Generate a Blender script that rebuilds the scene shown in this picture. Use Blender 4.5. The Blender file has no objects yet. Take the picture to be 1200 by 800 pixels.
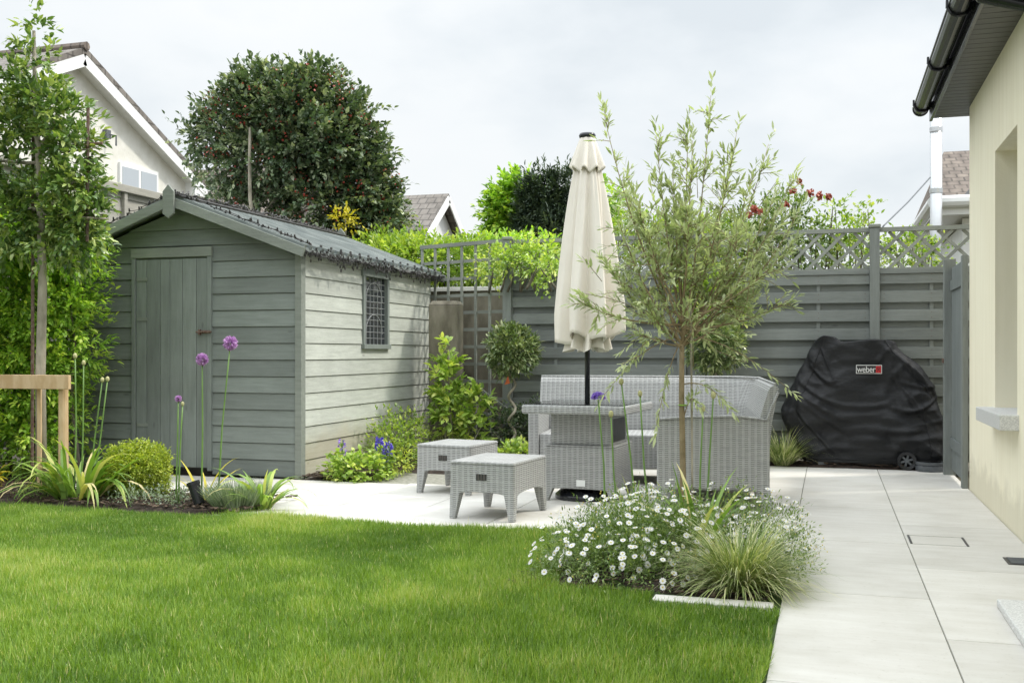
import bpy, math, random
import numpy as np
from mathutils import Vector, noise as mnoise
random.seed(7); RNG = np.random.default_rng(7)
C = bpy.context.scene.collection
PI = math.pi
R = math.radians

# ---------------------------------------------------------------- camera numbers (used to survey the photograph)
F, H = 1210.0, 1.07
YAW = math.atan(372 / F); CA, SA = math.cos(YAW), math.sin(YAW)
def at(px, py, d):
    u = (px - 600) / F * d
    return (u * CA - d * SA, u * SA + d * CA, H - (py - 413) / F * d)

# ---------------------------------------------------------------- object helpers
def tag(o, label=None, cat=None, group=None, kind=None):
    if label: o['label'] = label
    if cat: o['category'] = cat
    if group: o['group'] = group
    if kind: o['kind'] = kind
    return o
def thing(name, label, cat, loc=(0, 0, 0), rz=0, group=None):
    o = bpy.data.objects.new(name, None); C.objects.link(o)
    o.location = loc; o.rotation_euler = (0, 0, rz); o.empty_display_size = .1
    return tag(o, label, cat, group)

class MB:
    def __init__(s): s.v = []; s.f = []; s.r = []; s.rnd = .5
    def add(s, vs, fs):
        n = len(s.v); s.v += [tuple(v) for v in vs]; s.f += [tuple(i + n for i in f) for f in fs]
        s.r += [s.rnd] * len(vs); return s
    def box(s, x0, x1, y0, y1, z0, z1):
        return s.add([(x0,y0,z0),(x1,y0,z0),(x1,y1,z0),(x0,y1,z0),(x0,y0,z1),(x1,y0,z1),(x1,y1,z1),(x0,y1,z1)],
                     [(0,3,2,1),(4,5,6,7),(0,1,5,4),(1,2,6,5),(2,3,7,6),(3,0,4,7)])
    def hexa(s, b, t):   # bottom ring 4 pts, top ring 4 pts
        return s.add(list(b) + list(t), [(0,3,2,1),(4,5,6,7),(0,1,5,4),(1,2,6,5),(2,3,7,6),(3,0,4,7)])
    def bar(s, a, b, w, t, up=(0,0,1)):
        a, b = Vector(a), Vector(b); d = (b - a).normalized(); u = Vector(up)
        if abs(d.dot(u)) > .98: u = Vector((0, 1, 0))
        x = d.cross(u).normalized(); y = x.cross(d).normalized()
        c = [(-1,-1),(1,-1),(1,1),(-1,1)]
        return s.hexa([a + x*w/2*i + y*t/2*j for i, j in c], [b + x*w/2*i + y*t/2*j for i, j in c])
    def tube(s, pts, rad, n=8, caps=True):
        pts = [Vector(p) for p in pts]; m = len(pts)
        if not hasattr(rad, '__len__'): rad = [rad] * m
        vs = []; px = None
        for i, p in enumerate(pts):
            d = (pts[min(i+1, m-1)] - pts[max(i-1, 0)]).normalized()
            if px is None:
                px = d.orthogonal().normalized()
            px = (px - d * px.dot(d)).normalized(); py = d.cross(px)
            for k in range(n):
                t = 2*PI*k/n; vs.append(p + (px*math.cos(t) + py*math.sin(t)) * rad[i])
        fs = [(i*n+k, i*n+(k+1)%n, (i+1)*n+(k+1)%n, (i+1)*n+k) for i in range(m-1) for k in range(n)]
        if caps: fs += [tuple(reversed(range(n))), tuple((m-1)*n + k for k in range(n))]
        return s.add(vs, fs)
    def lathe(s, prof, c=(0,0,0), n=24):
        vs = []; m = len(prof)
        for r, z in prof:
            for k in range(n): t = 2*PI*k/n; vs.append((c[0]+r*math.cos(t), c[1]+r*math.sin(t), c[2]+z))
        fs = [(i*n+k, i*n+(k+1)%n, (i+1)*n+(k+1)%n, (i+1)*n+k) for i in range(m-1) for k in range(n)]
        fs += [tuple(reversed(range(n))), tuple((m-1)*n+k for k in range(n))]
        return s.add(vs, fs)
    def prism(s, poly, axis, a, b):   # polygon in the plane across axis, extruded from a to b
        def P(p, t): return {'x': (t, p[0], p[1]), 'y': (p[0], t, p[1]), 'z': (p[0], p[1], t)}[axis]
        n = len(poly)
        fs = [tuple(range(n)), tuple(reversed(range(n, 2*n)))] + [(i, i+n, (i+1)%n+n, (i+1)%n) for i in range(n)]
        return s.add([P(p, a) for p in poly] + [P(p, b) for p in poly], fs)
    def ball(s, c, r, n=10, m=6, sz=1):
        prof = [(max(r*math.sin(PI*i/m), r*.02), -r*sz*math.cos(PI*i/m)) for i in range(m+1)]
        return s.lathe(prof, c, n)
    def build(s, name, mat, parent=None, smooth=False, bevel=0, uv=False, loc=None):
        me = bpy.data.meshes.new(name); me.from_pydata(s.v, [], s.f)
        a = me.attributes.new('rnd', 'FLOAT', 'POINT'); a.data.foreach_set('value', s.r)
        bm_fix(me)
        o = bpy.data.objects.new(name, me); C.objects.link(o)
        if mat: me.materials.append(mat)
        if smooth: me.polygons.foreach_set('use_smooth', [True]*len(me.polygons))
        if uv: box_uv(me)
        if bevel:
            m = o.modifiers.new('bevel', 'BEVEL'); m.width = bevel; m.segments = 2; m.limit_method = 'ANGLE'; m.angle_limit = R(40)
        if parent: o.parent = parent
        if loc: o.location = loc
        return o
def bm_fix(me):
    import bmesh
    b = bmesh.new(); b.from_mesh(me); bmesh.ops.recalc_face_normals(b, faces=b.faces); b.to_mesh(me); b.free()
def box_uv(me):
    l = me.uv_layers.new(name='UVMap'); uvs = np.zeros((len(me.loops), 2))
    for p in me.polygons:
        n = p.normal
        for li in p.loop_indices:
            c = me.vertices[me.loops[li].vertex_index].co
            if abs(n.z) > .75: uvs[li] = (c.x, c.y)
            elif abs(n.y) >= abs(n.x) * .98: uvs[li] = (c.x, c.z)
            else: uvs[li] = (c.y, c.z)
    l.data.foreach_set('uv', uvs.ravel())

def np_mesh(name, V, faces_flat, counts, rnd, mat, parent=None, smooth=True):
    me = bpy.data.meshes.new(name)
    V = np.asarray(V, np.float32); faces_flat = np.asarray(faces_flat, np.int32); counts = np.asarray(counts, np.int32)
    me.vertices.add(len(V)); me.vertices.foreach_set('co', V.ravel())
    me.loops.add(len(faces_flat)); me.loops.foreach_set('vertex_index', faces_flat)
    me.polygons.add(len(counts))
    st = np.zeros(len(counts), np.int32); st[1:] = np.cumsum(counts)[:-1]
    me.polygons.foreach_set('loop_start', st); me.polygons.foreach_set('loop_total', counts)
    if smooth: me.polygons.foreach_set('use_smooth', np.ones(len(counts), bool))
    me.update(calc_edges=True)
    a = me.attributes.new('rnd', 'FLOAT', 'POINT'); a.data.foreach_set('value', np.asarray(rnd, np.float32))
    me.materials.append(mat)
    o = bpy.data.objects.new(name, me); C.objects.link(o)
    if parent: o.parent = parent
    return o

def nrm(a): return a / np.maximum(np.linalg.norm(a, axis=1, keepdims=True), 1e-9)
def leaves(name, P, D, N, L, W, mat, parent=None, rnd=None, fold=.25, bend=.15):
    """six-vertex curved leaves: base, two shoulder pairs, tip"""
    n = len(P); D = nrm(D); S = nrm(np.cross(D, N)); N = np.cross(S, D)
    L = np.broadcast_to(L, (n,))[:, None]; W = np.broadcast_to(W, (n,))[:, None]
    V = np.empty((n, 6, 3))
    V[:, 0] = P
    V[:, 1] = P + D*L*.35 + S*W*.5 + N*W*fold*.5
    V[:, 2] = P + D*L*.35 - S*W*.5 + N*W*fold*.5
    V[:, 3] = P + D*L*.72 + S*W*.36 + N*(W*fold*.4 - L*bend*.4)
    V[:, 4] = P + D*L*.72 - S*W*.36 + N*(W*fold*.4 - L*bend*.4)
    V[:, 5] = P + D*L - N*L*bend
    b = (np.arange(n) * 6)[:, None]
    f = (b + np.array([[0, 1, 2, 1, 3, 4, 2, 3, 5, 4]])).ravel()
    cnt = np.tile([3, 4, 3], n)
    if rnd is None: rnd = RNG.random(n)
    return np_mesh(name, V.reshape(-1, 3), f, cnt, np.repeat(rnd, 6), mat, parent, smooth=False)
def ribbons(name, P, az, tilt, L, W, curv, mat, parent=None, rnd=None, k=5, twist=None, fold=0.0):
    """arching blades: tilt from vertical at base, bending over by curv radians along the length"""
    n = len(P); V = np.empty((n, (k+1)*2, 3)); p = P.copy(); th = tilt.copy()
    side = np.stack([-np.sin(az), np.cos(az), np.zeros(n)], 1)
    if twist is not None:
        rad = np.stack([np.cos(az), np.sin(az), np.zeros(n)], 1); side = side*np.cos(twist)[:, None] + rad*np.sin(twist)[:, None]
    for i in range(k+1):
        t = i / k; w = W * (1 - t**2.2) * (.75 + .6*t*(1-t)*2) * .5 + 1e-5
        V[:, 2*i] = p - side*w[:, None]; V[:, 2*i+1] = p + side*w[:, None]
        d = np.stack([np.sin(th)*np.cos(az), np.sin(th)*np.sin(az), np.cos(th)], 1)
        p = p + d * (L / k)[:, None]; th = th + curv / k * (.5 + t)
    V[:, :, 2] = np.maximum(V[:, :, 2], .004)
    b = (np.arange(n) * (k+1)*2)[:, None]
    q = np.concatenate([[2*i, 2*i+1, 2*i+3, 2*i+2] for i in range(k)])
    if rnd is None: rnd = RNG.random(n)
    return np_mesh(name, V.reshape(-1, 3), (b + q[None]).ravel(), np.full(n*k, 4), np.repeat(rnd, (k+1)*2), mat, parent)
def rdir(n): return nrm(RNG.normal(size=(n, 3)))

def twigs_leaves(B, D, TL, k, spread=.9, droop=.15, jit=.012):
    """B,D twig bases and directions, TL lengths, k leaves per twig -> leaf P,D,N"""
    n = len(B); t = np.tile(np.linspace(.12, 1, k), n)
    Bi = np.repeat(B, k, 0); Di = np.repeat(nrm(D), k, 0); TLi = np.repeat(TL, k)
    P = Bi + Di * (t*TLi)[:, None] + np.array([0, 0, -1]) * (droop*t*t*TLi)[:, None] + RNG.normal(size=Bi.shape)*jit
    side = nrm(np.cross(Di, rdir(len(P)))); LD = nrm(Di*(.55 + .5*t[:, None]) + side*spread*(1.1-.6*t[:, None]))
    N = nrm(np.cross(LD, np.cross(np.array([0, 0, 1.]) + rdir(len(P))*.5, LD)))
    return P, LD, N
def shell(ells, jitter=.12, inner=0.0, lump=.38):
    """twig bases on ellipsoids (cx,cy,cz,rx,ry,rz,n); inner = fraction placed deeper"""
    Bs, Ds = [], []
    for cx, cy, cz, rx, ry, rz, n in ells:
        d = rdir(n); r = 1 - np.abs(RNG.normal(size=n))*jitter
        ins = RNG.random(n) < inner; r[ins] = RNG.random(ins.sum())**.5 * .85
        rr = np.array([rx, ry, rz]); c = np.array([cx, cy, cz])
        B = c + d*rr*r[:, None]
        # uneven outline
        nz = np.array([mnoise.noise(Vector(b*(1.3/max(rx, rz)))+Vector((3.1, 1.7, 0))) for b in B]); B = c + (B-c)*(1 + nz*lump)[:, None]
        Bs.append(B); Ds.append(nrm(d/rr) + rdir(n)*.45 + np.array([0, 0, .25]))
    return np.concatenate(Bs), nrm(np.concatenate(Ds))
def bush(parent, ells, mat, L, W, k=8, TL=.16, name='foliage', inner=.3, jitter=.14, zmin=.01, spread=.9, droop=.15, fold=.25, dark=.0, lump=.38):
    B, D = shell(ells, jitter, inner, lump); n = len(B)
    TLs = TL * (.5 + RNG.random(n)); P, LD, N = twigs_leaves(B, D, TLs, k, spread, droop)
    m = len(P); tw = np.repeat(RNG.random(n), k); rnd = np.clip(.55*tw + .45*RNG.random(m) - dark, 0, 1)
    ok = P[:, 2] > zmin; P, LD, N, rnd = P[ok], LD[ok], N[ok], rnd[ok]; m = len(P)
    return leaves(name, P, LD, N, L*(.65+.6*RNG.random(m)), W*(.7+.5*RNG.random(m)), mat, parent, rnd, fold)
def branches(parent, name, segs, mat, n=7):
    m = MB()
    for pts, r0, r1 in segs:
        k = len(pts); m.rnd = random.random(); m.tube(pts, [r0+(r1-r0)*i/(k-1) for i in range(k)], n)
    return m.build(name, mat, parent, smooth=True)
def wob(a, b, k=6, amp=.03):
    a, b = Vector(a), Vector(b); L = (b-a).length
    o = Vector((random.uniform(0, 9), random.uniform(0, 9), random.uniform(0, 9)))
    return [a.lerp(b, i/k) + (mnoise.noise_vector(o + Vector((i*.5, 0, 0))) * amp * L * math.sin(PI*min(i/k, 1)*.9+.1) if 0 < i < k else Vector()) for i in range(k+1)]

# ---------------------------------------------------------------- materials
def nt(name):
    m = bpy.data.materials.new(name); m.use_nodes = True; t = m.node_tree; t.nodes.clear()
    o = t.nodes.new('ShaderNodeOutputMaterial'); b = t.nodes.new('ShaderNodeBsdfPrincipled'); t.links.new(b.outputs[0], o.inputs[0])
    return m, t, b, o
def N_(t, typ, **kw):
    n = t.nodes.new(typ)
    for k, v in kw.items():
        if k.startswith('i_'): n.inputs[k[2:].replace('_', ' ')].default_value = v
        else: setattr(n, k, v)
    return n
def math_(t, op, a, b=None):
    n = t.nodes.new('ShaderNodeMath'); n.operation = op
    for i, x in enumerate((a, b)):
        if x is None: continue
        if isinstance(x, (int, float)): n.inputs[i].default_value = x
        else: t.links.new(x, n.inputs[i])
    return n.outputs[0]
def mixc(t, fac, a, b, mode='MIX'):
    n = t.nodes.new('ShaderNodeMix'); n.data_type = 'RGBA'; n.blend_type = mode
    for i, x in ((0, fac), (6, a), (7, b)):
        if isinstance(x, (int, float)): n.inputs[i].default_value = x
        elif isinstance(x, tuple): n.inputs[i].default_value = x if len(x) == 4 else x + (1,)
        else: t.links.new(x, n.inputs[i])
    return n.outputs[2]
def coords(t, scale=(1, 1, 1), src='Object'):
    tc = t.nodes.new('ShaderNodeTexCoord'); mp = t.nodes.new('ShaderNodeMapping'); mp.inputs['Scale'].default_value = scale
    t.links.new(tc.outputs[src], mp.inputs[0]); return mp.outputs[0]
def noise_(t, vec, scale, detail=4, rough=.55):
    n = N_(t, 'ShaderNodeTexNoise'); n.inputs['Scale'].default_value = scale; n.inputs['Detail'].default_value = detail
    n.inputs['Roughness'].default_value = rough; t.links.new(vec, n.inputs['Vector']); return n.outputs['Fac']
def ramp(t, fac, stops):
    n = t.nodes.new('ShaderNodeValToRGB'); t.links.new(fac, n.inputs[0]); e = n.color_ramp.elements
    while len(e) < len(stops): e.new(.5)
    for i, (p, c) in enumerate(stops): e[i].position = p; e[i].color = c + (1,) if len(c) == 3 else c
    return n.outputs[0]
def bump(t, b, h, strength, dist=.01):
    n = t.nodes.new('ShaderNodeBump'); n.inputs['Strength'].default_value = strength; n.inputs['Distance'].default_value = dist
    t.links.new(h, n.inputs['Height']); t.links.new(n.outputs[0], b.inputs['Normal'])
def attr(t, name='rnd'):
    n = t.nodes.new('ShaderNodeAttribute'); n.attribute_name = name; return n.outputs['Fac']

def M_solid(name, c1, c2=None, scale=8, rough=.6, bmp=.2, dist=.005, stretch=(1, 1, 1), metal=0, spec=.5, rv=0, detail=5, lo=.35, hi=.65):
    m, t, b, o = nt(name); v = coords(t, stretch); f = noise_(t, v, scale, detail)
    col = ramp(t, f, [(lo, c1), (hi, c2 or c1)])
    if rv:
        col = mixc(t, 1.0, col, ramp(t, attr(t), [(0, (1-rv,)*3), (1, (1+rv,)*3)]), 'MULTIPLY')
    t.links.new(col, b.inputs['Base Color']); b.inputs['Roughness'].default_value = rough
    b.inputs['Metallic'].default_value = metal; b.inputs['Specular IOR Level'].default_value = spec
    if bmp: bump(t, b, noise_(t, v, scale*3, 6), bmp, dist)
    return m
BOOST = {'yew needle': 1.5, 'hedge leaf': 2.1, 'evergreen leaf': 2.8, 'pleached leaf': 2.5, 'olive leaf': 1.0, 'box leaf': 1.3, 'bright shrub leaf': 1.25, 'glossy shrub leaf': 1.55, 'bay leaf': 1.9, 'strap leaf': 1.3,
         'variegated sedge': 1.5, 'silver herb': 1.35, 'fine mid green': 1.7}
def M_leaf(name, stops, trans=.3, rough=.42, tcol=None, spec=.5):
    k_ = BOOST.get(name, 1); stops = [(p, tuple(min(.8, x*k_*h_) for x, h_ in zip(c, ((1.30, 1.08, 1.6) if name in ('hedge leaf', 'bright shrub leaf', 'glossy shrub leaf') else (1.06, .95, 1.3)) if k_ != 1 else (1, 1, 1)))) for p, c in stops]
    m, t, b, o = nt(name); a = attr(t)
    col = ramp(t, a, stops); t.links.new(col, b.inputs['Base Color']); b.inputs['Roughness'].default_value = rough
    b.inputs['Specular IOR Level'].default_value = spec
    tr = t.nodes.new('ShaderNodeBsdfTranslucent'); c2 = mixc(t, 1.0, col, tcol or (1.5, 1.6, .6), 'MULTIPLY'); t.links.new(c2, tr.inputs[0])
    mx = t.nodes.new('ShaderNodeMixShader'); mx.inputs[0].default_value = trans
    t.links.new(b.outputs[0], mx.inputs[1]); t.links.new(tr.outputs[0], mx.inputs[2]); t.links.new(mx.outputs[0], o.inputs[0])
    return m
def M_paintwood(name, c, axis='x', weather=.25, dirt=None, grain=(.13, .13, .11), boards=.14):
    """grey-green stain on sawn boards: grain along axis, per-board tone, worn patches"""
    m, t, b, o = nt(name); s = {'x': (1.2, 14, 14), 'y': (14, 1.2, 14), 'z': (14, 14, 1.2)}[axis]
    v = coords(t, s); g = noise_(t, v, 3.0, 8, .65); w = noise_(t, coords(t), 1.7, 5, .6)
    fine = noise_(t, coords(t, tuple(q*5 for q in s)), 4, 4, .6)
    col = ramp(t, g, [(.25, tuple(x*.78 for x in c)), (.55, c), (.8, tuple(min(x*1.18, 1) for x in c))])
    col = mixc(t, math_(t, 'MULTIPLY', ramp(t, w, [(.45, (0,)*3), (.7, (1,)*3)]), weather), col, tuple(x*1.35+.02 for x in c))
    col = mixc(t, math_(t, 'MULTIPLY', ramp(t, fine, [(.58, (0,)*3), (.72, (1,)*3)]), .35), col, grain)
    col = mixc(t, 1.0, col, ramp(t, attr(t), [(0, (.86,)*3), (1, (1.14,)*3)]), 'MULTIPLY')
    kn = t.nodes.new('ShaderNodeTexVoronoi'); kn.inputs['Scale'].default_value = 1.0; t.links.new(coords(t, {'x': (2.2, 6, 6), 'y': (6, 2.2, 6), 'z': (6, 6, 2.2)}[axis]), kn.inputs['Vector'])
    col = mixc(t, math_(t, 'MULTIPLY', ramp(t, kn.outputs['Distance'], [(.03, (1,)*3), (.09, (0,)*3)]), .6), col, tuple(x*.45 for x in c))
    if dirt:
        z = t.nodes.new('ShaderNodeSeparateXYZ'); tc = t.nodes.new('ShaderNodeTexCoord'); t.links.new(tc.outputs['Object'], z.inputs[0])
        zz = math_(t, 'ADD', z.outputs[2], math_(t, 'MULTIPLY', w, -.5))
        f = ramp(t, zz, [(0, (1,)*3), (.25, (0,)*3)]); col = mixc(t, math_(t, 'MULTIPLY', f, .5), col, dirt)
    t.links.new(col, b.inputs['Base Color']); b.inputs['Roughness'].default_value = .75; b.inputs['Specular IOR Level'].default_value = .3
    bump(t, b, math_(t, 'ADD', g, fine), .35, .004)
    return m
def M_wicker():
    m, t, b, o = nt('grey wicker'); uv = t.nodes.new('ShaderNodeUVMap'); s = t.nodes.new('ShaderNodeSeparateXYZ'); t.links.new(uv.outputs[0], s.inputs[0])
    wn = noise_(t, coords(t), 22, 3); off = math_(t, 'MULTIPLY', math_(t, 'SUBTRACT', wn, .5), .010)
    u = math_(t, 'ADD', s.outputs[0], off); v = math_(t, 'ADD', s.outputs[1], math_(t, 'MULTIPLY', off, .7))
    pr = math_(t, 'ABSOLUTE', math_(t, 'SINE', math_(t, 'MULTIPLY', v, PI/.0125)))
    cu = math_(t, 'SINE', math_(t, 'MULTIPLY', u, 2*PI/.040))
    col01 = math_(t, 'ADD', math_(t, 'MULTIPLY', cu, .5), .5)
    gap = math_(t, 'MULTIPLY', ramp(t, pr, [(.25, (1,)*3), (.6, (0,)*3)]), ramp(t, col01, [(.35, (.2,)*3), (.6, (1,)*3)]))
    stake = ramp(t, math_(t, 'ABSOLUTE', cu), [(0, (.80,)*3), (.3, (1,)*3)])
    tone = ramp(t, noise_(t, coords(t, (3, 3, 60)), 3, 3), [(.3, (.33, .335, .33)), (.7, (.45, .455, .445))])
    col = mixc(t, gap, tone, (.10, .098, .09)); col = mixc(t, 1.0, col, stake, 'MULTIPLY')
    t.links.new(col, b.inputs['Base Color']); b.inputs['Roughness'].default_value = .5; b.inputs['Specular IOR Level'].default_value = .35
    hgt = math_(t, 'ADD', math_(t, 'MULTIPLY', pr, .7), math_(t, 'MULTIPLY', math_(t, 'MULTIPLY', cu, cu), .5))
    bump(t, b, hgt, .8, .004)
    return m
def M_tiles(name, c1, c2, sx=.3, sy=.3, bmp=1.0):
    m, t, b, o = nt(name); uv = t.nodes.new('ShaderNodeUVMap'); br = t.nodes.new('ShaderNodeTexBrick'); t.links.new(uv.outputs[0], br.inputs['Vector'])
    br.inputs['Color1'].default_value = c1 + (1,); br.inputs['Color2'].default_value = c2 + (1,); br.inputs['Mortar'].default_value = tuple(x*.3 for x in c1) + (1,)
    br.inputs['Scale'].default_value = 1; br.inputs['Brick Width'].default_value = sx; br.inputs['Row Height'].default_value = sy; br.inputs['Mortar Size'].default_value = .02
    col = mixc(t, .35, br.outputs['Color'], ramp(t, noise_(t, coords(t), 3, 6), [(.35, tuple(x*.6 for x in c1)), (.7, tuple(x*1.5 for x in c2))]))
    t.links.new(col, b.inputs['Base Color']); b.inputs['Roughness'].default_value = .85
    s = t.nodes.new('ShaderNodeSeparateXYZ'); t.links.new(uv.outputs[0], s.inputs[0])
    fr = math_(t, 'FRACT', math_(t, 'DIVIDE', s.outputs[1], sy)); wv = math_(t, 'SINE', math_(t, 'MULTIPLY', s.outputs[0], 2*PI/sx))
    bump(t, b, math_(t, 'ADD', math_(t, 'MULTIPLY', fr, -1.), math_(t, 'MULTIPLY', wv, .35)), bmp, .03)
    return m

SHED = (.205, .230, .212)
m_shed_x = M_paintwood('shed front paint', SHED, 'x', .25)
m_shed_lit_y = M_paintwood('shed paint lit side', (.47, .49, .44), 'y', .35, dirt=(.33, .27, .15))  # same shed paint, sunlight put into the lighter tone; brown dirt low down
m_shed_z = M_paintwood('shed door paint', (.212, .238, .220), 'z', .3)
m_trim = M_paintwood('shed trim', (.225, .245, .215), 'x', .5)
m_fence = M_paintwood('fence paint', (.195, .212, .200), 'x', .4, dirt=(.13, .14, .09))
m_fence_z = M_paintwood('fence post paint', (.21, .228, .215), 'z', .3)
m_fence_w = M_paintwood('trellis weathered', (.24, .255, .225), 'x', .5)
m_gate = M_paintwood('gate paint', (.17, .19, .185), 'z', .2)
m_oldwood = M_paintwood('old lap wood', (.36, .345, .30), 'y', .6)
m_newwood = M_solid('pale softwood', (.50, .34, .18), (.62, .46, .28), 6, .7, .3, stretch=(3, 3, 1))
m_wicker = M_wicker()
m_render = M_solid('cream render', (.84, .765, .57), (.87, .80, .61), 5, .85, .35, .002)
def M_render():
    m, t, b, o = nt('cream render'); c = coords(t); a = noise_(t, coords(t, (1, 1, .35)), 2.2, 7, .6); st = noise_(t, coords(t, (9, 9, .5)), 1.5, 5, .6)
    col = ramp(t, a, [(.3, (.86, .80, .60)), (.65, (.92, .87, .68))]); col = mixc(t, .35, col, ramp(t, st, [(.35, (.77, .71, .54)), (.6, (.90, .85, .69))]))
    sp_ = t.nodes.new('ShaderNodeSeparateXYZ'); t.links.new(c, sp_.inputs[0]); zz = math_(t, 'ADD', sp_.outputs[2], math_(t, 'MULTIPLY', noise_(t, c, 6, 6), -.35))
    col = mixc(t, math_(t, 'MULTIPLY', ramp(t, zz, [(-.0, (1,)*3), (.12, (0,)*3)]), .32), col, (.36, .33, .24))
    t.links.new(col, b.inputs['Base Color']); b.inputs['Roughness'].default_value = .9; bump(t, b, noise_(t, c, 70, 5, .7), .5, .003); return m
m_render = M_render()
m_whitewall = M_solid('pebble dash white', (.68, .67, .60), (.80, .79, .74), 2.5, .9, .6, .01)
m_white = M_solid('white upvc', (.78, .79, .78), (.82, .83, .82), 4, .35, 0)
m_black = M_solid('black gutter plastic', (.012, .013, .016), (.018, .019, .022), 6, .22, .05)
m_soffit = M_solid('dark soffit boards', (.045, .047, .045), (.065, .065, .06), 9, .4, .1, stretch=(1, 6, 1))
m_tile = M_tiles('roof tiles grey', (.13, .115, .10), (.20, .18, .16))
m_tile_b = M_tiles('roof tiles brown', (.12, .095, .08), (.20, .165, .135), .25, .25)
m_shedroof = M_solid('shed roof sheet', (.13, .155, .15), (.24, .265, .25), 5, .6, .2, rv=.12)
m_granite = M_solid('granite', (.50, .50, .49), (.66, .66, .64), 130, .6, .2, .001, detail=2, lo=.4, hi=.6)
m_concrete = M_solid('old concrete', (.085, .075, .05), (.27, .245, .19), 3.5, .9, .9, .015, stretch=(1.6, 1.6, .6), detail=9, lo=.3, hi=.7)
m_soil = M_solid('bark mulch soil', (.018, .012, .009), (.06, .04, .028), 40, .95, .8, .02)
m_bark = M_solid('bark chips', (.03, .02, .014), (.11, .075, .05), 30, .9, .4, rv=.5)
m_metal = M_solid('galvanised steel', (.55, .57, .58), (.65, .66, .67), 3, .35, 0, metal=.8)
m_iron = M_solid('dark iron', (.02, .02, .02), (.05, .045, .04), 20, .5, .2)
m_rust = M_solid('rusty bolt', (.10, .045, .03), (.20, .15, .12), 40, .6, .2)
m_trunk = M_solid('pale bark', (.22, .20, .15), (.42, .38, .30), 14, .85, .5, .004, stretch=(1, 1, .4))
m_trunk2 = M_solid('olive bark', (.20, .15, .08), (.32, .25, .15), 14, .8, .4, .003)
m_trunk3 = M_solid('dark bark', (.08, .07, .05), (.18, .16, .12), 14, .85, .5, .004)
m_green_stem = M_solid('green stalk', (.12, .22, .05), (.17, .30, .07), 8, .5, 0)
m_lead = M_solid('lead strip', (.27, .28, .28), (.33, .34, .34), 4, .5, 0)
m_ground = M_solid('garden soil', (.05, .045, .03), (.09, .08, .05), 2, .95, .5)
m_lawnbase = M_solid('lawn shade green', (.030, .055, .012), (.05, .09, .018), 9, .95, .4)  # green matched to grass shadow: shade between blades is put into the colour
m_canvas = M_solid('cream canvas', (.74, .69, .61), (.80, .75, .67), 3, .85, .25, .002)
m_orange = M_solid('orange plant tag', (.60, .10, .02), (.70, .16, .04), 8, .5, 0)
m_stone_d = M_solid('grey plastic tray', (.09, .10, .11), (.12, .13, .14), 9, .5, .1)

def M_slab():
    m, t, b, o = nt('porcelain paving'); c = coords(t)
    a = noise_(t, c, 2.2, 7, .62); st = noise_(t, coords(t, (1, 4, 1)), 3.5, 6, .6)
    col = ramp(t, a, [(.28, (.49, .47, .42)), (.5, (.61, .592, .548)), (.72, (.68, .665, .628))])
    col = mixc(t, .4, col, ramp(t, st, [(.35, (.54, .515, .46)), (.65, (.68, .665, .625))]))
    sp = noise_(t, c, 55, 4, .7); col = mixc(t, ramp(t, sp, [(.58, (0,)*3), (.75, (.45,)*3)]), col, (.40, .37, .31))
    col = mixc(t, 1., col, ramp(t, attr(t), [(0, (.90,)*3), (1, (1.04,)*3)]), 'MULTIPLY')
    t.links.new(col, b.inputs['Base Color'])
    t.links.new(ramp(t, a, [(.3, (.5,)*3), (.7, (.72,)*3)]), b.inputs['Roughness']); b.inputs['Specular IOR Level'].default_value = .4
    bump(t, b, a, .12, .004); return m
m_slab = M_slab()
m_joint = M_solid('paving joint', (.18, .18, .14), (.30, .29, .25), 30, .95, .2)
def M_cloth():
    m, t, b, o = nt('black grill cover'); f = noise_(t, coords(t), 3, 5)
    t.links.new(ramp(t, f, [(.3, (.008, .0085, .010)), (.7, (.015, .016, .018))]), b.inputs['Base Color'])
    b.inputs['Roughness'].default_value = .56; b.inputs['Specular IOR Level'].default_value = .38
    bump(t, b, math_(t, 'ADD', noise_(t, coords(t, (1, 1, 1.8)), 9, 8, .62), math_(t, 'MULTIPLY', noise_(t, coords(t), 220, 2), .06)), .75, .018); return m
m_cover = M_cloth()
def M_glass(name, tint=(.55, .65, .66), rough=.03, base=(.03, .035, .04)):
    m, t, b, o = nt(name); b.inputs['Base Color'].default_value = base + (1,); b.inputs['Roughness'].default_value = rough
    b.inputs['Specular IOR Level'].default_value = .9; return m
m_pane = M_glass('window pane')
m_pane_l = M_glass('net curtain pane', base=(.42, .46, .50))
def M_tableglass():
    m, t, b, o = nt('table glass'); t.nodes.remove(b); tr = t.nodes.new('ShaderNodeBsdfTransparent'); tr.inputs[0].default_value = (.90, .96, .94, 1)
    gl_ = t.nodes.new('ShaderNodeBsdfGlossy'); gl_.inputs['Roughness'].default_value = .04; fr = t.nodes.new('ShaderNodeFresnel'); fr.inputs[0].default_value = 1.5
    mx = t.nodes.new('ShaderNodeMixShader'); t.links.new(fr.outputs[0], mx.inputs[0]); t.links.new(tr.outputs[0], mx.inputs[1]); t.links.new(gl_.outputs[0], mx.inputs[2]); t.links.new(mx.outputs[0], o.inputs[0]); return m
m_tglass = M_tableglass()

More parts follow.
